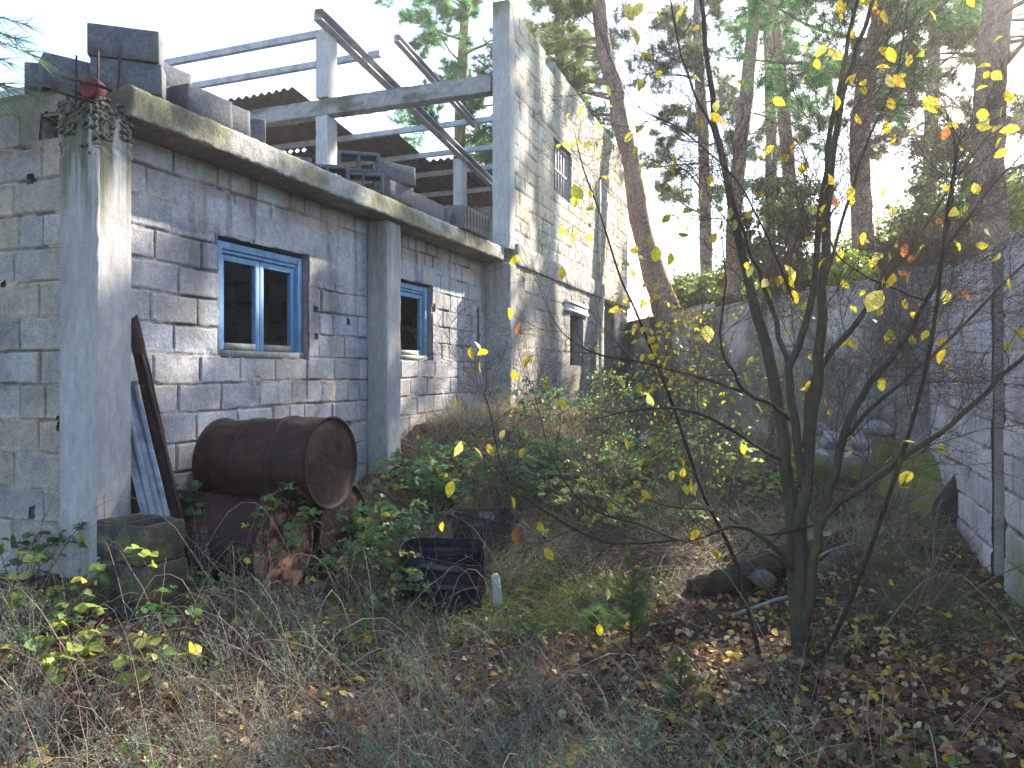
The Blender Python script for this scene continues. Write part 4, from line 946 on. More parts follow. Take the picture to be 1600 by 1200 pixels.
# ------------------------------------------------------------------ the foreground tree
BC = (.072, .068, .052); BCD = (.035, .030, .027)
ft = empty('young_tree', at(1255, 1040, 3.58), 'young many-stemmed tree with sparse yellow leaves at the right foreground', 'tree')
stems = [
    ('trunk', [(1262, 1060, 3.58), (1245, 960, 3.6), (1240, 860, 3.6), (1232, 760, 3.62), (1216, 640, 3.66), (1184, 490, 3.72), (1156, 370, 3.76), (1126, 240, 3.8), (1108, 110, 3.85), (1094, -10, 3.9), (1080, -160, 4.)], [.058, .05, .046, .043, .042, .036, .031, .025, .019, .016, .01]),
    ('stem', [(1250, 1045, 3.55), (1256, 940, 3.52), (1250, 850, 3.5), (1262, 720, 3.5), (1277, 600, 3.52), (1286, 450, 3.55), (1292, 330, 3.56), (1302, 230, 3.6), (1322, 130, 3.6), (1352, 40, 3.6), (1385, -60, 3.6)], [.05, .045, .042, .036, .034, .032, .028, .022, .019, .015, .01]),
    ('stem', [(1252, 760, 3.52), (1240, 660, 3.44), (1232, 575, 3.40), (1256, 526, 3.38), (1274, 406, 3.36), (1285, 300, 3.36), (1298, 200, 3.36), (1315, 110, 3.35), (1336, 20, 3.35), (1345, -80, 3.3)], [.03, .027, .025, .022, .02, .018, .016, .014, .011, .007]),
    ('branch', [(1234, 585, 3.4), (1210, 500, 3.4), (1184, 421, 3.42), (1161, 365, 3.45), (1140, 300, 3.5), (1120, 215, 3.55), (1075, 120, 3.6), (1050, 15, 3.65), (1040, -60, 3.7)], [.019, .017, .014, .012, .011, .010, .008, .006, .004]),
    ('branch', [(1256, 700, 3.5), (1268, 600, 3.6), (1326, 519, 3.7), (1375, 451, 3.8), (1425, 385, 3.9), (1480, 300, 4.0), (1560, 190, 4.1)], [.024, .022, .02, .016, .012, .009, .005]),
    ('branch', [(1258, 1000, 3.5), (1268, 900, 3.45), (1281, 817, 3.4), (1307, 737, 3.35), (1333, 643, 3.3), (1377, 577, 3.27), (1410, 535, 3.25), (1448, 470, 3.2), (1470, 400, 3.18), (1486, 310, 3.15), (1492, 240, 3.12), (1478, 170, 3.1)], [.034, .031, .028, .025, .022, .019, .016, .013, .011, .009, .007, .003]),
    ('branch', [(1276, 835, 3.42), (1300, 795, 3.35), (1347, 762, 3.28), (1407, 718, 3.2), (1483, 666, 3.1), (1567, 587, 3.0), (1640, 520, 2.9), (1720, 440, 2.85)], [.024, .022, .020, .018, .015, .012, .009, .006]),
    ('branch', [(1325, 680, 3.32), (1367, 630, 3.35), (1417, 590, 3.4), (1467, 545, 3.45), (1540, 470, 3.5), (1620, 395, 3.6), (1700, 330, 3.7)], [.014, .013, .012, .010, .009, .007, .005]),
    ('branch', [(1238, 890, 3.58), (1197, 845, 3.5), (1150, 822, 3.45), (1100, 838, 3.4), (1000, 848, 3.3), (933, 843, 3.25), (833, 787, 3.2), (787, 735, 3.2), (767, 650, 3.2), (751, 595, 3.2)], [.018, .015, .012, .010, .009, .008, .006, .005, .004, .002]),
    ('branch', [(1100, 838, 3.4), (1067, 845, 3.35), (1000, 820, 3.4), (933, 800, 3.4), (890, 763, 3.45), (860, 707, 3.5), (842, 640, 3.5), (824, 590, 3.5)], [.008, .008, .007, .006, .005, .004, .003, .002]),
    ('branch', [(1222, 722, 3.62), (1150, 676, 3.55), (1075, 641, 3.5), (1000, 640, 3.45), (930, 655, 3.4)], [.012, .010, .008, .006, .003]),
    ('branch', [(1234, 655, 3.5), (1205, 632, 3.45), (1169, 616, 3.4), (1146, 582, 3.35), (1127, 549, 3.3), (1128, 500, 3.3), (1134, 440, 3.3), (1128, 370, 3.3)], [.014, .012, .011, .009, .008, .007, .005, .003]),
    ('branch', [(1161, 613, 3.4), (1094, 590, 3.45), (1000, 566, 3.5), (930, 552, 3.55), (880, 520, 3.6), (846, 462, 3.65)], [.009, .008, .007, .006, .004, .002]),
    ('branch', [(1448, 470, 3.2), (1410, 455, 3.1), (1360, 435, 3.05), (1310, 400, 3.05), (1290, 350, 3.1), (1262, 300, 3.1)], [.008, .007, .006, .005, .004, .002]),
    ('branch', [(1276, 820, 3.45), (1190, 835, 3.5), (1120, 800, 3.6), (1040, 790, 3.6), (970, 760, 3.6)], [.009, .007, .005, .004, .002]),
    ('branch', [(1286, 450, 3.55), (1330, 300, 3.6), (1352, 230, 3.6), (1400, 120, 3.65), (1420, 0, 3.7)], [.012, .010, .008, .006, .004]),
    ('branch', [(1470, 400, 3.18), (1520, 330, 3.2), (1560, 280, 3.2), (1640, 200, 3.25)], [.007, .006, .005, .003]),
    ('branch', [(1240, 470, 3.4), (1180, 330, 3.3), (1130, 260, 3.3), (1060, 200, 3.3), (990, 160, 3.3), (940, 60, 3.3)], [.007, .006, .005, .004, .003, .002]),
]
tw = Twigs(); tips = []
for nm, pts, rad in stems:
    P = smooth_path([at(*p) for p in pts], 6); r = .72*np.interp(np.linspace(0, 1, len(P)), np.linspace(0, 1, len(rad)), rad)
    P = P+np.stack([(vn(np.arange(len(P))*.5, np.arange(len(P))*0., s=int(pts[0][0])+k)-.5)*.02*(1 if k < 2 else 0) for k in range(3)], 1)*np.clip(r/.01, .3, 1)[:, None]
    mb = MB(); tube(mb, P, r, 12 if r.max() > .02 else 7, mixc(BCD, BC, np.clip(r/.02, 0, 1)), jitter=.06); mb.build(nm, M['bark'], ft, True)
    n = len(P); L = np.linalg.norm(np.diff(P, axis=0), axis=1).sum()
    big = r.max() > .03
    st = .38 if big else .12
    Q = P[int(n*st):]
    if len(Q) > 2: spray(tw, tips, Q, .0034, 3, .60 if big else .50, (.075, .062, .055), dens=int(L*(5.2 if big else 9.5)), w=.17, up=.25, m=7, shr=.6)
mb = MB(); tw.flush(mb); mb.build('twigs', M['twig'], ft)
# leaves hang at the twig ends, thick in the upper crown, thin lower down
tp = np.array([t[0] for t in tips]); td = np.array([t[1] for t in tips])
px = 800+tp[:, 0]/tp[:, 1]*F; hgt = tp[:, 2]
pr = np.interp(hgt, [.5, 1.2, 1.8, 2.4, 3.4], [.004, .007, .008, .007, .006]); sel = rng.rand(len(tp)) < pr*np.where(px > 1400, .5, 1.)
lp = tp[sel]; N = len(lp)
mb = MB(); col = mixc((.80, .68, .05), (.66, .46, .03), rng.rand(N)); col = mixc(col, (.55, .58, .22), (rng.rand(N) < .18)*.8); col = mixc(col, (.45, .16, .05), (rng.rand(N) < .04)*1.)
leaves(mb, lp, rng.randn(N, 3)*.55-UP*.75, .045+.028*rng.rand(N), col, rs=rng)
big = np.array([(1458, 180, 46), (1442, 165, 36), (1378, 470, 42), (1480, 462, 24), (1392, 525, 32), (720, 700, 28), (860, 835, 22), (980, 787, 22), (1052, 742, 18), (896, 300, 32), (901, 312, 24), (962, 597, 28), (957, 580, 20), (1226, 427, 34), (1104, 520, 30), (1258, 712, 30), (975, 20, 30), (1004, 14, 26), (1073, 20, 32), (984, 55, 36), (996, 135, 26), (1292, 80, 26), (1426, 78, 34), (1418, 92, 28), (1548, 122, 22), (940, 230, 24), (1010, 260, 22), (1380, 405, 22), (1440, 640, 22), (1470, 700, 20), (1332, 712, 16), (1296, 82, 24), (1300, 90, 22), (1530, 190, 22), (1165, 590, 24), (1178, 565, 20), (1086, 125, 24), (1120, 165, 18), (1190, 345, 22), (1262, 480, 22), (1246, 500, 20), (1180, 640, 22), (1028, 395, 26)], float)
Yb = 3.3+.4*rng.rand(len(big)); Pb = np.stack([(big[:, 0]-800)/F*Yb, Yb, EYE+(580-big[:, 1]+big[:, 2]*.4)/F*Yb], 1)
leaves(mb, Pb, rng.randn(len(big), 3)*np.array((.6, .25, .3))-UP*.7, big[:, 2]/F*Yb*.95, mixc((.85, .72, .06), (.74, .70, .20), rng.rand(len(big))), curl=.15, wid=.72, rs=rng)
Tb = Twigs()                                       # the leafy tips hang on fine twigs reaching to the nearest ones
for q in Pb:
    j = np.argmin(np.linalg.norm(tp-q, axis=1)); t_ = np.linspace(0, 1, 6)[:, None]; c_ = tp[j]*(1-t_)+q*t_; c_[:, 2] += .04*np.sin(t_[:, 0]*3.14); Tb.add(c_, .0012, .0007, (.075, .062, .055))
Tb.flush(mb); mb.build('leaves', M['leaf'], ft)

def free_branch(pts, rad, name, label, cat, dens=6, L=.3, depth=3, nl=.1, twc=(.055, .045, .04), leafcol=None, ls=.05, group=None, mat='bark', r0=.0024):
    e = empty(name, at(*pts[0]), label, cat, group); P = smooth_path([at(*p) for p in pts], 6)
    r = np.interp(np.linspace(0, 1, len(P)), np.linspace(0, 1, len(rad)), rad); mb = MB(); tube(mb, P, r, 7, BCD, jitter=.06); mb.build('stem', M[mat], e, True)
    tw = Twigs(); tips = []; spray(tw, tips, P[len(P)//4:], r0, depth, L, twc, dens=dens, w=.14, up=.1); mb = MB(); tw.flush(mb); mb.build('twigs', M['twig'], e)
    tp = np.array([t[0] for t in tips]); s = rng.rand(len(tp)) < nl; lp = tp[s]; N = len(lp)
    if N:
        col = mixc((.66, .56, .05), (.50, .42, .06), rng.rand(N)) if leafcol is None else mixc(leafcol[0], leafcol[1], rng.rand(N))
        mb = MB(); leaves(mb, lp, rng.randn(N, 3)*.7-UP*.4, ls*(.7+.6*rng.rand(N)), col); mb.build('leaves', M['leaf'], e)
    return e
free_branch([(1192, 1045, 3.65), (1178, 990, 3.65), (1150, 880, 3.7), (1100, 775, 3.75), (1070, 690, 3.8), (1048, 625, 3.85), (1022, 560, 3.9), (995, 490, 3.95), (968, 430, 4.), (938, 335, 4.), (912, 265, 4.), (896, 200, 4.)], [.013, .012, .011, .010, .009, .008, .007, .006, .006, .005, .004, .002],
            'sapling', 'thin dark sapling leaning left across the building end, left of the foreground tree', 'sapling', dens=16, L=.34, nl=.04)
free_branch([(1250, 1050, 3.35), (1300, 1000, 3.0), (1380, 800, 2.7), (1450, 560, 2.55), (1480, 330, 2.5), (1502, 200, 2.5)], [.010, .009, .008, .007, .005, .002], 'sapling', 'thin dark sapling rising before the right wall', 'sapling', dens=14, L=.3, nl=.02)
YG2 = ((.34, .42, .08), (.55, .52, .10))
# shrub thicket with small yellow leaves in front of the end of the yard
def shrub(label, u, v, h, spread, n, ls, lc, seed, nl=.35, name='shrub', dens=5, depth=3, twc=(.20, .165, .135), group=None, rad=.007, L=None, cat='shrub'):
    rs = random.Random(seed); x, y, _ = W(u, v); z = float(H(x, y)); e = empty(name, (x, y, z), label, cat, group)
    tw = Twigs(); tips = []; sm = MB()
    for i in range(n):
        a = rs.uniform(0, 6.28); k = rs.random(); d = np.array((math.cos(a)*spread*k, math.sin(a)*spread*k, 1.)); p = np.array((x, y, z))+np.array((rs.uniform(-.12, .12), rs.uniform(-.12, .12), -.05))
        P, dd = wob(p, d, h*rs.uniform(.6, 1.1), 9, .09, .1, rs); tube(sm, P, np.linspace(rad, rad*.3, 9), 5, twc)
        spray(tw, tips, P, rad*.32, depth, (L or h*.3), twc, dens=dens, w=.12, up=.1, rs=rs)
    sm.build('stems', M['twig'], e); mb = MB(); tw.flush(mb); mb.build('twigs', M['twig'], e)
    tp = np.array([t[0] for t in tips]); s = rng.rand(len(tp)) < nl; lp = tp[s]; N = len(lp)
    col = mixc(lc[0], lc[1], rng.rand(N)); mb = MB(); leaves(mb, lp, rng.randn(N, 3)-UP*.2, ls*(.6+.7*rng.rand(N)), col); mb.build('leaves', M['leaf'], e)
    return e
YL = ((.78, .70, .05), (.66, .50, .04))
shrub('tall twiggy shrub full of small yellow leaves before the back wall, left of the tree', 8.6, -1.05, 2.1, .5, 9, .055, YL, 1, .55)
shrub('yellow leaved shrub right beside the doorway end of the building', 11.2, -1.5, 2.1, .45, 9, .06, YL, 2, .5)
shrub('low bare thicket with a few yellow leaves left of the tree foot', 6.6, -.65, 1.3, .8, 14, .04, YG2, 3, .22)
shrub('bare grey thicket behind the foreground tree', 8.2, .1, 1.5, .6, 12, .045, YG2, 4, .15)
shrub('bare thicket by the debris mound, right of the green ground bramble', 6.2, -1.5, 1.0, .9, 14, .035, ((.30, .40, .09), (.42, .46, .12)), 5, .3)
shrub('bare brown thicket just left of the debris heap', 6.6, .35, 1.0, .8, 10, .035, YL, 6, .03)
shrub('fine bare twigs in front of the right wall', 5.9, .75, 1.4, .5, 5, .04, YL, 7, .01, L=.4)
shrub('bare brown thicket deep behind the yellow shrubs', 10.2, -.2, 1.4, .6, 14, .045, YG2, 8, .35)
shrub('tangle of bare twigs over the shaded hollow by the right wall', 4.6, .7, .7, .9, 10, .04, YL, 9, .01)

LG = ((.34, .46, .09), (.50, .56, .14))
shrub('straw coloured weed thicket with lime leaves right of the mound foot', 7.4, -1.9, 1.1, .9, 13, .035, LG, 31, .3)
shrub('straw coloured weed thicket with lime leaves in the sun behind the rings', 6.0, -2.3, .9, .9, 12, .032, LG, 32, .22)
shrub('straw coloured weed thicket far back before the yellow shrubs', 9.2, -2.0, 1.2, .8, 13, .04, LG, 33, .3)
shrub('straw coloured weed thicket behind the foreground tree, left side', 7.4, -.7, 1.2, .7, 12, .036, LG, 34, .3)
# ------------------------------------------------------------------ brambles: arched canes with three-part leaves
def bramble(label, px, py, Y, h, n, seed, col=((.06, .13, .04), (.11, .20, .065)), reach=.8, dirx=None, ls=.055, nleaf=9, group='brambles in the yard'):
    rs = random.Random(seed); nr = np.random.RandomState(seed)
    x = (px-800)/F*Y; z = float(H(x, Y)); e = empty('bramble', (x, Y, z), label, 'bramble', group)
    cm = MB(); P_, D_, S_ = [], [], []
    for i in range(n):
        a = rs.uniform(0, 6.28) if dirx is None else dirx+rs.uniform(-.9, .9)
        hh = h*rs.uniform(.5, 1.1); rch = reach*rs.uniform(.4, 1.1); t = np.linspace(0, 1, 12)
        Q = np.stack([x+rs.uniform(-.1, .1)+math.cos(a)*rch*t+.03*np.sin(t*7+i), Y+rs.uniform(-.1, .1)+math.sin(a)*rch*t, z-.03+hh*np.sin(t*2.35)*1.0], 1)
        Q[:, 2] = np.maximum(Q[:, 2], H(Q[:, 0], Q[:, 1])+.02)
        tube(cm, Q, np.linspace(.0035, .0012, 12), 4, (.13, .08, .07))
        for k in range(nleaf):
            f = (k+rs.random())/nleaf*.85+.13; j = min(int(f*11), 10); p = Q[j]+(Q[j+1]-Q[j])*(f*11-j)
            d0 = np.array((rs.gauss(0, 1), rs.gauss(0, 1), rs.uniform(.1, .9))); d0 /= np.linalg.norm(d0); st = p+d0*.045
            tube(cm, [p, st], .001, 3, (.10, .12, .05), False)
            sd_ = np.cross(d0, UP); sd_ /= np.linalg.norm(sd_); s = ls*rs.uniform(.7, 1.3)
            for dd in (d0*.9-UP*.35, sd_*.85+d0*.3-UP*.2, -sd_*.85+d0*.3-UP*.2): P_.append(st); D_.append(dd); S_.append(s)
    cm.build('canes', M['twig'], e); N = len(P_); mb = MB()
    c = mixc(col[0], col[1], nr.rand(N//3).repeat(3))*(1.45 if Y > 5 else 1.15); c = mixc(c, (.50, .46, .06), (nr.rand(N//3) < .10).repeat(3)*1.)  # leaves further back are lightened in place of sunlight and sheen
    leaves(mb, np.array(P_), np.array(D_), np.array(S_), c, curl=.2, wid=.8, rs=nr); mb.build('leaves', M['leaf'], e)
    return e
bramble('bramble climbing over the front of the rusty drums', 375, 925, 4.1, .55, 4, 1, nleaf=9, dirx=1.9, ls=.042)
bramble('bramble arching across the top drum', 560, 800, 4.35, .55, 3, 2, nleaf=9, dirx=2.8, ls=.042)
bramble('bramble in front of the hollow block stack', 200, 985, 3.3, .28, 4, 3, nleaf=7, reach=.5, ls=.04)
bramble('yellowing bramble at the left edge of the picture', 60, 985, 3.3, .38, 6, 4, col=((.14, .24, .06), (.30, .32, .07)), nleaf=8, reach=.5, ls=.042)
bramble('bramble between the drums and the torn black ring', 590, 880, 4.5, .45, 5, 5, nleaf=9, reach=.4, ls=.042)
bramble('dense bramble in front of the second column', 590, 790, 5.2, .5, 8, 6, nleaf=11, reach=.8)
bramble('bramble on the left slope of the debris mound', 680, 740, 6.4, .45, 9, 7, nleaf=12, reach=.6, col=((.08, .17, .08), (.13, .24, .10)))
bramble('bramble on top of the debris mound', 800, 680, 7.0, .5, 10, 8, nleaf=12, reach=1., col=((.09, .18, .08), (.14, .26, .10)))
bramble('bramble on the right shoulder of the mound below the white post', 900, 690, 7.4, .5, 10, 9, nleaf=12, reach=1., col=((.14, .24, .08), (.24, .34, .12)))
bramble('sunlit pale green bramble right of the mound', 960, 740, 6.6, .45, 9, 10, nleaf=12, reach=.9, col=((.20, .30, .08), (.32, .40, .14)))
bramble('low bramble at the right end of the mound foot', 1010, 790, 6.0, .4, 8, 11, nleaf=10, reach=.8, col=((.16, .24, .08), (.28, .34, .12)))
bramble('bramble over the middle of the yard behind the rings', 720, 765, 6.4, .45, 8, 12, nleaf=11, reach=.6, col=((.08, .17, .08), (.13, .22, .10)))
bramble('bramble around the torn ring, at its left', 630, 935, 4.2, .30, 4, 13, nleaf=8, reach=.3, ls=.042)
bramble('bramble at the foot of the corner column, left edge', 30, 900, 4.1, .35, 5, 14, nleaf=9, reach=.5, col=((.05, .11, .04), (.10, .18, .06)))
bramble('small bramble climbing the wall beside the rusted beam', 265, 860, 4.6, .95, 2, 15, nleaf=8, reach=.25)
bramble('young bramble before the barred opening', 1010, 690, 8.2, .6, 8, 16, nleaf=11, reach=.9, col=((.10, .20, .10), (.16, .28, .12)))
bramble('sprawling bramble low at the bottom left', 140, 1060, 2.95, .2, 4, 17, nleaf=7, reach=.4, col=((.14, .24, .06), (.34, .36, .08)))

# ------------------------------------------------------------------ young pines and a blue green juniper
def seedling(label, px, py, Y, h, w, seed, col=((.07, .15, .05), (.13, .24, .07)), n=2200, nl=.07, name='pine_seedling', cat='pine seedling', nw=.0016, group=None):
    nr = np.random.RandomState(seed); x = (px-800)/F*Y; z = float(H(x, Y)); e = empty(name, (x, Y, z), label, cat, group)
    sm = MB(); tube(sm, [(x, Y, z-.03), (x+.01, Y, z+h*.5), (x+.015, Y, z+h*.95)], [.008, .006, .003], 5, (.10, .07, .05)); ends = [((x+.015, Y, z+h), (0, 0, 1), .12)]
    segs = []
    for k in range(26):
        t = nr.rand()*.85+.08; a = nr.rand()*6.28; l = w*(1.05-t)*(.5+.5*nr.rand()); b = np.array((x, Y, z+h*t)); q = b+np.array((math.cos(a)*l, math.sin(a)*l, l*.6)); tube(sm, [b, (b+q)/2-(0, 0, .01), q], [.004, .003, .0015], 4, (.11, .08, .05)); segs.append((b, q))
    segs.append((np.array((x, Y, z+h*.25)), np.array((x+.015, Y, z+h))))
    sm.build('trunk', M['twig'], e); B = np.array([s[0] for s in segs]); Qe = np.array([s[1] for s in segs]); idx = nr.randint(0, len(segs), n); t = (.25+.75*nr.rand(n))[:, None]
    P = B[idx]*(1-t)+Qe[idx]*t; d = nrmz(Qe[idx]-B[idx]); D = nrmz(d*.9+nr.randn(n, 3)*.55); mb = MB()
    blades(mb, P, D, nl*(.6+.6*nr.rand(n)), nw, .12, mixc(col[0], col[1], nr.rand(n)), nr, 2); mb.build('crown', M['needle'], e); return e
seedling('bright green pine seedling in the leaf litter left of the tree', 985, 1010, 3.9, .50, .20, 1, n=3200)
seedling('small pine seedling in front of the wormwood, lower centre', 1060, 1060, 3.2, .3, .13, 2, n=1800, nl=.05)
seedling('young green pine by the rubble heap behind the tree', 1262, 730, 6.9, .42, .22, 3, n=1600, nw=.0028)
seedling('blue green young juniper bush in front of the doorway', 995, 690, 8.4, 1.15, .42, 4, ((.09, .19, .15), (.15, .28, .21)), 5200, .07, 'juniper_bush', 'juniper', .003)
seedling('blue green young juniper between the doorway bush and the tree', 1075, 700, 7.8, .95, .45, 5, ((.09, .19, .13), (.15, .28, .18)), 5200, .07, 'juniper_bush', 'juniper', .003)
seedling('low green seedling tuft at the edge of the sunlit litter', 930, 985, 3.95, .22, .14, 7, n=1600, nl=.06)

for i, (px, py, Y, h, n, r_, c_, lb) in enumerate((
    (1000, 745, 7.6, .75, 9, .8, ((.16, .26, .08), (.30, .38, .12)), 'tall light green bramble left of the junipers'),
    (1090, 760, 6.8, .6, 8, .7, ((.14, .22, .07), (.28, .34, .10)), 'light green bramble right of the junipers before the thicket'),
    (870, 740, 6.6, .6, 9, .8, ((.09, .17, .07), (.16, .26, .10)), 'dark green bramble in the middle of the mound slope'),
    (800, 735, 6.6, .5, 9, .5, ((.08, .16, .09), (.14, .24, .12)), 'blue green bramble on the mound slope, left of the middle'),
    (690, 690, 6.6, .5, 8, .6, ((.09, .17, .08), (.16, .25, .10)), 'bramble against the wall under the small blue window'),
    (850, 660, 8.6, .6, 9, .8, ((.10, .20, .11), (.17, .29, .14)), 'bramble at the wall foot right of the third column'),
    (930, 650, 9.8, .7, 8, .9, ((.12, .22, .09), (.22, .32, .12)), 'bramble at the wall foot before the doorway'),
    (1180, 740, 6.6, .5, 7, .6, ((.14, .22, .07), (.28, .34, .10)), 'bramble directly behind the foreground tree'),
    (630, 790, 5.6, .45, 7, .4, ((.07, .14, .06), (.12, .20, .08)), 'bramble between the second column and the rear black ring'))):
    bramble(lb, px, py, Y, h, n, 40+i, col=c_, reach=r_, nleaf=13, ls=.05 if Y > 6 else .045)
# ------------------------------------------------------------------ big pines beyond the walls
def pine(label, trunk, rad, limbs, tmin, llen, seed, need=24, nl=.13, nw=.012, col=((.045, .085, .03), (.10, .15, .05)), droop=.25, group='pines beyond the walls', trunkc=(.30, .21, .17), dens=6, sides=14, tmax=1., name='pine_tree', azr=None, sub=3):
    rs = random.Random(seed); nr = np.random.RandomState(seed); P = smooth_path(trunk, 6); n = len(P); r = np.interp(np.linspace(0, 1, n), np.linspace(0, 1, len(rad)), rad)
    e = empty(name, tuple(P[0]), label, 'pine', group)
    mb = MB(); th = tube(mb, P, r*(1+.10*(nr.rand(n)-.5)), sides, trunkc, jitter=.16); mb.build('trunk', M['pinebark'], e, True)
    tw = Twigs(); tips = []; lm = MB()
    for k in range(limbs):
        t = tmin+(tmax-tmin)*(k+rs.random())/limbs; f = t*(n-1); i = min(int(f), n-2); p = P[i]+(P[i+1]-P[i])*(f-i)
        a = rs.uniform(0, 6.28) if azr is None else rs.uniform(*azr); q = (t-tmin)/(tmax-tmin+1e-6)
        d = np.array((math.cos(a), math.sin(a), rs.uniform(-.1, .35))); L = llen*rs.uniform(.55, 1.1)*(1.1-.75*q**1.5)
        Q, dd = wob(p, d, L, 8, .10, .12, rs, droop*.25); tube(lm, Q, np.linspace(.045, .012, 8)*min(1, L/2), 5, trunkc)
        spray(tw, tips, Q, .014, sub, L*.42, trunkc, dens=dens, ang=(.5, 1.0), w=.16, up=.0, rs=rs, start=.3, shr=.5, m=5)
    lm.build('limbs', M['pinebark'], e); mb = MB(); tw.flush(mb); mb.build('twigs', M['twig'], e)
    tp = np.array([q[0] for q in tips]); td = np.array([q[1] for q in tips]); N = len(tp)*need; idx = np.repeat(np.arange(len(tp)), need)
    tone = nr.rand(len(tp)); back = nr.rand(N)[:, None]
    B = tp[idx]-td[idx]*back*.22; D = nrmz(td[idx]*.7+nr.randn(N, 3)*.6)
    mb = MB(); blades(mb, B, D, nl*(.7+.6*nr.rand(N)), nw, .10, mixc(col[0], col[1], tone[idx]), nr, 1); mb.build('crown', M['needle'], e)
    return e
def tz(px, Y): return float(terr_z(np.array((px-800)/F*Y), np.array(Y)))
def tp_(px, Y, dz=-.2): return ((px-800)/F*Y, Y, tz(px, Y)+dz)
GB = ((.09, .15, .055), (.20, .26, .09)); GR = ((.06, .20, .06), (.13, .34, .10)); BR = ((.13, .15, .06), (.25, .25, .10))
pine('leaning pine with bare red brown trunk right behind the building end', [at(1046, 500, 16), at(1005, 370, 16), at(993, 300, 16), at(983, 240, 16), at(968, 190, 16), at(962, 140, 16), at(945, 85, 16), at(935, 0, 16), at(928, -110, 16.), at(935, -220, 16)], [.30, .22, .20, .19, .18, .17, .16, .15, .12, .05],
     20, .44, 2.2, 1, col=GB, azr=(1.7, 3.6))
pine('slim pine standing left in the pair of close trunks', [tp_(1143, 17), at(1148, 332, 17), at(1155, 245, 17), at(1166, 147, 17), at(1180, 0, 17), at(1186, -150, 17), at(1190, -300, 17)], [.19, .17, .16, .15, .14, .10, .04], 9, .72, 1.4, 2, col=GB)
pine('slim pine standing right in the pair of close trunks', [tp_(1246, 18.5), at(1239, 350, 18.5), at(1228, 217, 18.5), at(1218, 105, 18.5), at(1207, 0, 18.5), at(1200, -150, 18.5), at(1200, -280, 18.5)], [.19, .17, .16, .15, .13, .10, .04], 9, .66, 1.4, 3, col=GB)
pine('pine with straight trunk behind the crown of the foreground tree', [tp_(1352, 13.5), at(1346, 320, 13.5), at(1344, 200, 13.5), at(1362, 90, 13.5), at(1380, 0, 13.5), at(1392, -160, 13.5), at(1400, -330, 13.5)], [.20, .18, .17, .16, .15, .11, .04], 44, .40, 2.3, 4, col=GR)
pine('thick trunked pine behind the right wall', [tp_(1551, 11), at(1546, 330, 11), at(1545, 200, 11), at(1550, 90, 11), at(1560, -20, 11), at(1565, -300, 11), at(1565, -520, 11)], [.25, .22, .215, .21, .20, .15, .05], 9, .40, 2.1, 5, col=BR)
pine('tall green pine behind the building, left of the tall column', [(-1.9, 25, .5), (-1.8, 25, 6), (-1.7, 25, 11), (-1.4, 25, 17)], [.3, .25, .2, .08], 44, .40, 3.3, 6, col=GR, nl=.2, nw=.02)
pine('dense green pine beyond the trunks, half hidden by the tall wall', [(1.2, 24, 2), (1.6, 24, 8), (1.5, 24, 16)], [.3, .22, .08], 40, .42, 3.2, 7, col=GB, nl=.2, nw=.02)
pine('dark pine at the right edge beyond the thick trunk', [tp_(1640, 15), at(1632, 150, 15), at(1630, -60, 15), at(1630, -300, 15)], [.24, .2, .17, .06], 15, .16, 2.2, 9, col=BR)
pine('distant pine seen between the leaning trunk and the slim pair', [tp_(1105, 26), at(1100, 250, 26), at(1090, 60, 26), at(1090, -60, 26)], [.24, .2, .15, .05], 24, .2, 2.6, 11, col=GB, nl=.2, nw=.02)
pine('distant pine right behind the slim pair', [tp_(1200, 27), at(1205, 250, 27), at(1200, 60, 27), at(1200, -50, 27)], [.24, .2, .15, .05], 24, .2, 2.6, 12, col=GR, nl=.2, nw=.02)
pine('distant pine between the straight and the thick trunk', [tp_(1450, 24), at(1455, 200, 24), at(1460, 40, 24), at(1460, -330, 24)], [.24, .2, .17, .06], 34, .3, 2.6, 10, col=BR, nl=.19, nw=.018)
# pines added outside the frame on the sun side; their crowns shade the yard and the ground floor
for i, (x, y, h, L) in enumerate(((18.5, 24, 16, 2.6),)):
    zb = float(terr_z(np.array(x), np.array(y)))-.2
    pine(('tall pine added far to the right to shade the yard',)[i], [(x, y, zb), (x+.2, y, h*.5), (x, y, h)], [.25, .2, .06], 44, .38, L, 20+i, need=16, nl=.26, nw=.035, dens=5, sides=8, col=BR)
# pine whose twigs hang in at the top left
e = pine('pine outside the left edge with long needles hanging into the top left corner', [(-3.9, 3.2, .2), (-3.85, 3.2, 2.6), (-3.8, 3.3, 5.2)], [.12, .10, .04], 8, .5, .7, 30, need=30, nl=.16, nw=.002, col=GR, sub=2)
tw = Twigs(); mb = MB(); nr = np.random.RandomState(3); Bs = []; Ds = []
for (p0, p1, L, k) in (((-3.8, 3.2, 2.9), at(8, 132, 3.0), .27, 90), ((-3.8, 3.3, 3.6), at(30, 62, 3.6), .13, 90), ((-3.8, 3.3, 3.6), at(62, 90, 3.7), .12, 70), ((-3.8, 3.3, 3.5), at(40, 38, 3.6), .12, 60), ((-3.8, 3.3, 3.5), at(12, 98, 3.6), .12, 60)):
    P, d = np.linspace(p0, p1, 6), nrmz(np.array(p1)-np.array(p0)); P[1:-1] += nr.randn(4, 3)*.03; tw.add(P, .006, .002, (.10, .08, .06))
    t = (1-.28*nr.rand(k)**1.5)[:, None]; Bs.append(np.array(p0)*(1-t)+np.array(p1)*t); Ds.append(np.c_[d+nr.randn(k, 3)*.5-UP*(.6 if L > .2 else 0.)]*1.); Ds[-1] = nrmz(Ds[-1])*L
tw.flush(mb); mb.build('hanging_twigs', M['twig'], e); B = np.concatenate(Bs); D = np.concatenate(Ds); Ln = np.linalg.norm(D, axis=1)
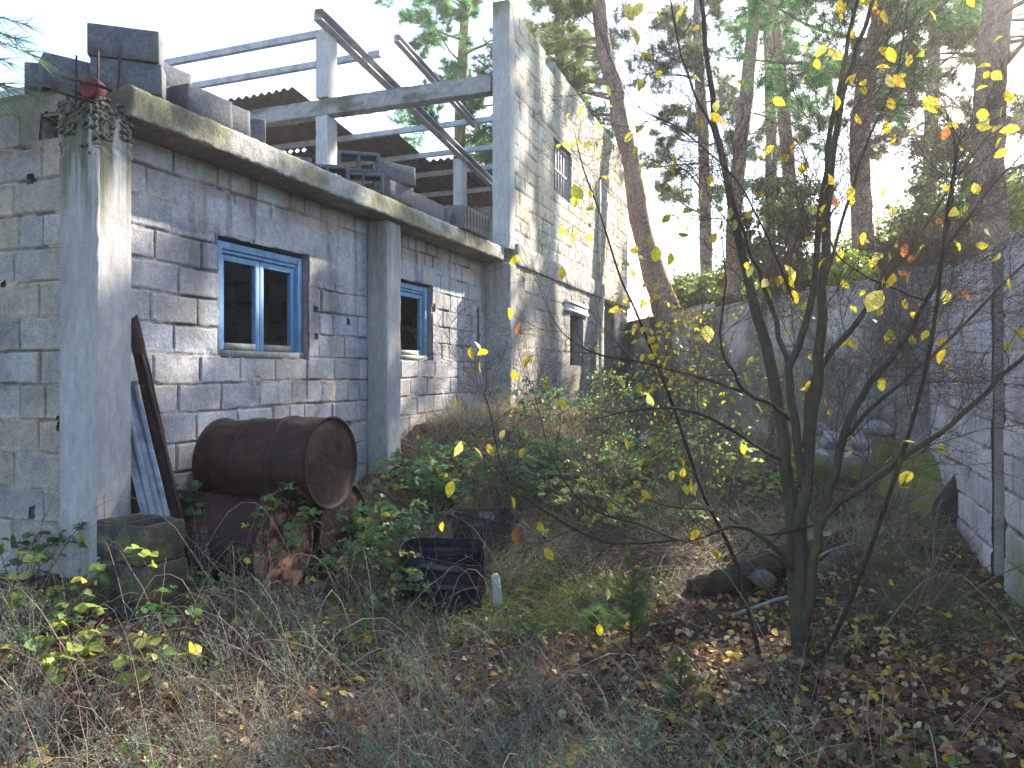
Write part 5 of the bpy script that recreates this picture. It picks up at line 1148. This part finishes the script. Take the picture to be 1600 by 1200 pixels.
mb = MB(); blades(mb, B, D, Ln, .0040, .15, mixc((.05, .11, .04), (.11, .20, .07), nr.rand(len(B))), nr, 4); mb.build('hanging_needles', M['needle'], e)

# ------------------------------------------------------------------ bushes on the terrace
def bush(label, px, Y, h, w, seed, col, ls=.07, n=5200, z=None, name='bush'):
    nr = np.random.RandomState(seed); x = (px-800)/F*Y; zb = tz(px, Y) if z is None else z; e = empty(name, (x, Y, zb), label, 'bush', 'bushes on the terrace')
    nc = 26; th = nr.rand(nc)*6.28; rr = w*np.sqrt(nr.rand(nc))*.8; cz = h*(.15+.75*nr.rand(nc)); C = np.stack([x+np.cos(th)*rr, Y+np.sin(th)*rr, zb+cz], 1); cr = (.16+.2*nr.rand(nc))*max(w, .6)
    idx = nr.randint(0, nc, n); P = C[idx]+nr.randn(n, 3)*cr[idx][:, None]*np.array((1, 1, .8))*.6
    sm = MB()
    for k in range(nc): tube(sm, smooth_path([(x, Y, zb-.1), (x*.5+C[k, 0]*.5, Y*.5+C[k, 1]*.5, zb+cz[k]*.4), tuple(C[k])], 3), .014, 4, (.10, .08, .06))
    sm.build('stems', M['twig'], e); tone = nr.rand(nc); mb = MB(); leaves(mb, P, nr.randn(n, 3), ls*(.6+.8*nr.rand(n)), mixc(col[0], col[1], (tone[idx]*.6+.4*nr.rand(n))), rs=nr, wid=.7); mb.build('foliage', M['leaf'], e)
    return e
YG = ((.26, .38, .04), (.46, .55, .08)); OG = ((.13, .19, .06), (.25, .30, .10)); BB = ((.10, .075, .04), (.17, .12, .07))
bush('bright lime green bush on the terrace edge beside the straight trunk', 1312, 11.2, .75, .4, 1, YG, .06)
bush('olive bush left of the slim pair of pines', 1085, 18, 1.2, 1.0, 2, OG, .09)
bush('olive bush between the slim pines and the leaning one', 1120, 20, 1.6, 1.1, 3, OG, .10)
bush('pale green bush far behind the slim pair', 1190, 24, 1.4, 1.6, 4, YG, .12)
bush('wide yellow green bush far behind the straight trunk', 1400, 25, 1.5, 2.0, 5, YG, .13)
bush('yellow green bush left of the thick trunk', 1490, 20, 1.6, 1.6, 6, YG, .11)
bush('yellow green bush at the right edge behind the wall', 1605, 14, 1.3, 1.1, 7, YG, .09)
bush('brown withered bush on the bank above the wall, centre', 1290, 13.2, .6, .8, 8, BB, .07)
bush('brown withered bush right of the straight trunk', 1400, 12.2, .7, .8, 9, BB, .07)
bush('brown withered bush above the corner of the walls', 1455, 11.2, .6, .6, 10, BB, .07)
bush('brown withered bush on the bank behind the yellow shrubs', 1120, 15, .55, .8, 11, BB, .08)
bush('tall leafy understorey bush with brown green leaves below the slim pines', 1215, 17, 3.0, 1.0, 12, OG, .09, 7000)
bush('tall leafy understorey bush between straight and thick trunk', 1475, 16, 3.2, 1.1, 13, OG, .09, 7000)

# ------------------------------------------------------------------ what covers the floor (uncountable)
def scat(n, seed, y0=2.25, y1=9., pw=2.0, x0=-60, x1=1660):
    """points on the yard floor, evenly dense in the picture at power 2"""
    nr = np.random.RandomState(seed); k = 1-pw; Y = (y0**k+(y1**k-y0**k)*nr.rand(n))**(1/k); px = x0+(x1-x0)*nr.rand(n); X = (px-800)/F*Y; u, v = uv_of(X, Y)
    ok = (v > np.where(u > 9.4, -3.5, -3.85)) & (v < RW-.02) & ~((u > 7.3) & (X > np.interp(Y, bwy, bwx)-.05)) & ~((u < 3.4) & (u > 3.05) & (v < -3.6)) & ~((u < 3.2) & (v < -3.9) & False)
    ok &= ~((u > 3.1) & (v < -3.85))
    X, Y, px, u, v = X[ok], Y[ok], px[ok], u[ok], v[ok]; return X, Y, H(X, Y), px, u, v, nr
def stuff(mb, name, label, cat, mat): return setp(mb.build(name, mat), label, cat, kind='stuff')
# fallen leaves
X, Y, Z, px, u, v, nr = scat(34000, 1, 2.2, 11, 2.0)
d = np.interp(px, [0, 500, 800, 950, 1050, 1600], [.22, .30, .50, .8, 1., 1.])*np.interp(Y, [2, 4.8, 6.5, 11], [1, 1, .55, .35])*ss(.2, .5, fbm(X*2.5, Y*2.5, s=201))*(.35+.65*ss(.42,.55, fbm(X*7, Y*7, s=211)))
s = nr.rand(len(X)) < d; X, Y, Z = X[s], Y[s], Z[s]; n = len(X); k = nr.rand(n)
pal = np.array([(.50, .36, .04), (.42, .27, .05), (.36, .26, .14), (.42, .34, .22), (.20, .09, .05), (.13, .06, .045), (.28, .15, .08), (.50, .46, .24), (.10, .055, .05)])
cl = pal[np.searchsorted(np.cumsum([.12, .08, .13, .10, .17, .17, .13, .04, .06]), k*.999)]
D = nr.randn(n, 3)*np.array((1, 1, .22)); mb = MB(); leaves(mb, np.stack([X, Y, Z+.012+.03*nr.rand(n)], 1), D, .024+.034*nr.rand(n)**1.5, cl*(.75+.4*nr.rand(n))[:, None], curl=.35, wid=.75, rs=nr)
stuff(mb, 'fallen_leaves', 'yellow and brown leaves lying thick on the ground under the tree', 'leaf litter', M['litter'])
# pine needle straw, reddish, on mound and floor
X, Y, Z, px, u, v, nr = scat(60000, 2, 2.2, 16, 1.8)
d = .55*ss(.35, .6, fbm(X*1.5, Y*1.5, s=202))+ss(-.9, -2.0, v)*ss(5, 6.5, u); s = nr.rand(len(X)) < d; X, Y, Z = X[s], Y[s], Z[s]; n = len(X)
mb = MB(); blades(mb, np.stack([X, Y, Z+.01], 1), nr.randn(n, 3)*np.array((1, 1, .28))+UP*.08, .05+.09*nr.rand(n), .0022+.0005*Y, .1, mixc((.22, .09, .05), (.13, .075, .055), nr.rand(n)), nr, 1)
stuff(mb, 'pine_straw', 'reddish fallen pine needles on the debris mound and the floor', 'pine straw', M['litter'])
# dry grass in tussocks, combed over
def tussocks(n, per, seed, Lr, w, c0, c1, dens, lean, name, label, cat, y0=2.25, y1=9, bend=.7, spread=.07, pw=2., seg=4, tip=None):
    X, Y, Z, px, u, v, nr = scat(n, seed, y0, y1, pw); s = nr.rand(len(X)) < dens(X, Y, px, u, v); X, Y, Z = X[s], Y[s], Z[s]; m = len(X); tone = nr.rand(m)
    i = np.repeat(np.arange(m), per); N = len(i); sp = spread*(.6+.8*nr.rand(m))[i]; ln = nr.randn(m, 3)*.45+np.array(lean)
    off = nr.randn(N, 2)*sp[:, None]; x, y = X[i]+off[:, 0], Y[i]+off[:, 1]
    D = ln[i]*np.array((1, 1, 0))+nr.randn(N, 3)*np.array((.5, .5, .1))+UP*(.5+.6*nr.rand(N))[:, None]
    mb = MB(); blades(mb, np.stack([x, y, H(x, y)-.01], 1), D, Lr[0]+(Lr[1]-Lr[0])*nr.rand(N)**1.5, w*(1+.12*y), bend*(.4+nr.rand(N)), mixc(c0, c1, np.clip(tone[i]*.7+.3*nr.rand(N), 0, 1)), nr, seg, tip)
    return stuff(mb, name, label, cat, M['grass'])
tussocks(1500, 34, 3, (.10, .34), .0022, (.17, .115, .085), (.30, .235, .16), lambda X, Y, px, u, v: ss(.40, .55, fbm(X*1.4, Y*1.4, s=203))*np.interp(px, [0, 900, 1100, 1600], [.9, .7, .22, .3]), (.2, -.1, 0), 'dry_grass', 'dry brown grass lying in tussocks over the yard', 'dry grass')
tussocks(2200, 60, 4, (.14, .50), .0020, (.14, .095, .075), (.24, .18, .13), lambda X, Y, px, u, v: ss(-.5, -1.5, v)*ss(4.8, 5.6, u)*.95, (.5, -.3, 0), 'dry_grass', 'dead grass hanging down the side of the debris mound', 'dry grass', 4., 12., .9, .14)
tussocks(2200, 34, 24, (.18, .68), .0022, (.24, .21, .14), (.50, .46, .28), lambda X, Y, px, u, v: ss(4.6, 5.6, Y)*np.interp(px, [500, 800, 1300, 1500], [.3, .8, .7, .2])*ss(.3, .5, fbm(X*1.2, Y*1.2, s=210)), (.0, -.1, 0), 'dry_grass', 'tall dry grass and stems filling the middle of the yard', 'dry grass', 4.4, 13., .35, .10, .9)
tussocks(1100, 26, 5, (.08, .26), .0024, (.10, .17, .05), (.24, .30, .08), lambda X, Y, px, u, v: np.clip(np.exp(-((px-830)/110)**2-((Y-5.0)/.7)**2)*1.3+.12*ss(.5, .62, fbm(X*1.8, Y*1.8, s=204))*(px < 1000), 0, 1), (.1, -.1, 0), 'green_grass', 'short green grass around the black rings and between the weeds', 'grass')
tussocks(700, 60, 6, (.18, .55), .0026, (.075, .12, .06), (.20, .21, .11), lambda X, Y, px, u, v: ss(.15, .8, v)*ss(7.2, 5.5, Y)*ss(1150, 1350, px)*ss(.3, .5, fbm(X*2, Y*2, s=205)), (-.7, -.2, 0), 'long_grass', 'long drooping grass growing along the foot of the right wall', 'grass', 3.4, 7.5, 1.3, .09, seg=6)
tussocks(500, 60, 16, (.14, .42), .0022, (.07, .11, .07), (.18, .20, .13), lambda X, Y, px, u, v: np.exp(-((px-560)/90)**2-((Y-4.3)/.5)**2)+.35*np.exp(-((px-440)/110)**2-((Y-3.9)/.3)**2), (.5, -.4, 0), 'long_grass', 'grey green grass tussocks in front of the drums and the torn ring', 'grass', 3.4, 5.5, 1.2, .08, seg=6)
tussocks(900, 50, 26, (.10, .30), .0026, (.16, .24, .05), (.40, .42, .12), lambda X, Y, px, u, v: np.exp(-((px-850)/90)**2-((Y-4.9)/.55)**2)+.5*np.exp(-((px-960)/130)**2-((Y-5.8)/.7)**2), (.15, -.1, 0), 'green_grass', 'bright grass in the sunlit clearing right of the black rings', 'grass', 3.9, 7., .6, .07, 1.3)
# silvery wormwood: fine stems with tiny leaves
def wormwood(n, seed, dens, hr, name, label, c=((.13, .22, .12), (.36, .45, .36)), lean=(-.5, .3), nlf=20, stem=(.22, .23, .18), ls=.011):
    X, Y, Z, px, u, v, nr = scat(n, seed, 2.15, 5.2, 2.0); s = nr.rand(len(X)) < dens(X, Y, px, u, v); X, Y, Z = X[s], Y[s], Z[s]; m = len(X); per = 5; i = np.repeat(np.arange(m), per); N = len(i)
    h = hr[0]+(hr[1]-hr[0])*nr.rand(N); dx = nr.randn(N, 2)*.35+np.array(lean)*(.4+.6*nr.rand(N))[:, None]
    t = np.linspace(0, 1, 7); P = np.stack([X[i][:, None]+dx[:, :1]*h[:, None]*t**1.4, Y[i][:, None]+dx[:, 1:]*h[:, None]*t**1.4, Z[i][:, None]-.01+h[:, None]*t*(1-.15*t)], -1)+np.cumsum(nr.randn(N, 7, 3)*.006, 1)
    tw = Twigs()
    for k in range(N): tw.add(P[k], .0013, .0006, np.array(stem)*(.7+.6*nr.rand()))
    # side shoots
    side = nr.randint(2, 6, (N, 5)); SB = P[np.arange(N)[:, None], side]; sdv = nrmz(nr.randn(N, 5, 3)*.6+UP*.8); sl = .05+.07*nr.rand(N, 5, 1)
    for k in range(N):
        for q in range(5): tw.add(SB[k, q]+sdv[k, q]*sl[k, q]*t[:, None], .0008, .0004, np.array(stem)*.9)
    mb = MB(); tw.flush(mb)
    f = nr.rand(N, nlf)*5.99; a = f.astype(int); fr = (f-a)[..., None]; B = P[np.arange(N)[:, None], a]*(1-fr)+P[np.arange(N)[:, None], a+1]*fr
    B2 = (SB+sdv*sl*nr.rand(N, 5, 1)); B3 = (SB+sdv*sl*nr.rand(N, 5, 1)); B4 = (SB+sdv*sl*nr.rand(N, 5, 1)); B = np.concatenate([B.reshape(-1, 3), B2.reshape(-1, 3), B3.reshape(-1, 3), B4.reshape(-1, 3)]); K = len(B)
    blades(mb, B, nr.randn(K, 3)*.8+UP*.4, ls*(.6+.9*nr.rand(K)), .0028, .1, mixc(c[0], c[1], nr.rand(K)), nr, 1)
    return stuff(mb, name, label, 'weeds', M['grass'])
wormwood(560, 7, lambda X, Y, px, u, v: np.clip(.85*ss(1150, 900, px+260*(Y-2.6))*ss(500, 700, px)*ss(4.2, 3.4, Y)*ss(.3, .5, fbm(X*1.6, Y*1.6, s=206))+.55*ss(1350, 1200, px)*ss(900, 1000, px)*ss(3.1, 2.7, Y)+.5*ss(700, 500, px)*ss(.38, .55, fbm(X*1.8, Y*1.8, s=207)), 0, 1)*(1-.9*ss(3.0, 3.2, Y)*ss(340, 280, px)), (.18, .46), 'wormwood', 'silvery grey green wormwood stems spread over the foreground')
# dead stalks and bramble runners across the foreground
X, Y, Z, px, u, v, nr = scat(2600, 8, 2.2, 9, 1.8); s = nr.rand(len(X)) < np.interp(px, [0, 700, 1000, 1600], [.9, .75, .35, .2]); X, Y, Z = X[s], Y[s], Z[s]; tw = Twigs(); t = np.linspace(0, 1, 9)
for k in range(len(X)):
    a = nr.rand()*6.28; L = .12+.75*nr.rand()**1.6; h = L*(.15+.75*nr.rand()); P = np.stack([X[k]+math.cos(a)*L*t, Y[k]+math.sin(a)*L*t*.7, Z[k]+h*np.sin(t*(1.2+1.9*nr.rand()))], 1)+np.cumsum(nr.randn(9, 3)*.006, 0)
    P[:, 2] = np.maximum(P[:, 2], H(P[:, 0], P[:, 1])+.01); w_ = .0006+.0014*nr.rand()**2; tw.add(P, w_*1.3, w_*.6, np.array([(.22, .15, .14), (.40, .33, .26), (.12, .07, .065), (.30, .27, .18)][nr.randint(4)]))
mb = MB(); tw.flush(mb); stuff(mb, 'dead_stalks', 'tangle of dead stalks and runners over the yard floor', 'dead stalks', M['twig'])
# low green leaves of small weeds between everything
X, Y, Z, px, u, v, nr = scat(2600, 9, 2.2, 9, 2.0); s = nr.rand(len(X)) < ss(.48, .62, fbm(X*1.7, Y*1.7, s=208))*np.interp(px, [0, 900, 1200, 1600], [.8, .7, .2, .12]); X, Y = X[s], Y[s]; i = np.repeat(np.arange(len(X)), 9); N = len(i)
x, y = X[i]+nr.randn(N)*.05, Y[i]+nr.randn(N)*.05; mb = MB(); leaves(mb, np.stack([x, y, H(x, y)+.02+.07*nr.rand(N)], 1), nr.randn(N, 3)+UP*.4, .022+.02*nr.rand(N), mixc((.07, .14, .04), (.16, .24, .07), nr.rand(N)), rs=nr)
stuff(mb, 'ground_weeds', 'small green weeds scattered low between the dead stalks', 'weeds', M['leaf'])
# pine straw, tufts of bright grass on the terrace
nr = np.random.RandomState(12); n = 26000; y = 8+16*nr.rand(n); ed = np.interp(y, bwy, bwx); x = ed+.2+nr.rand(n)**1.3*10
mb = MB(); blades(mb, np.stack([x, y, terr_z(x, y)-.01], 1), nr.randn(n, 3)*.4+UP, .12+.25*nr.rand(n), .008, .5, mixc((.16, .22, .05), (.34, .36, .10), nr.rand(n)), nr, 3)
stuff(mb, 'terrace_grass', 'sunlit yellow green grass on the terrace under the pines', 'grass', M['grass'])
# ------------------------------------------------------------------ the backlit air
hz = MB(); obox(hz, (0, 0, 0), (1, 0, 0), (0, 1, 0), (0, 0, 1), (-HZ, -HZ, -3), (HZ, HZ, 24))
hm = bpy.data.materials.new('air'); hm.use_nodes = True; nt = hm.node_tree; nt.nodes.clear(); out = nt.nodes.new('ShaderNodeOutputMaterial'); pv = nt.nodes.new('ShaderNodeVolumePrincipled')
pv.inputs['Color'].default_value = (1, .97, .93, 1); pv.inputs['Density'].default_value = .0018; pv.inputs['Anisotropy'].default_value = .55; nt.links.new(pv.outputs[0], out.inputs['Volume'])
setp(hz.build('haze', hm), kind='stuff')
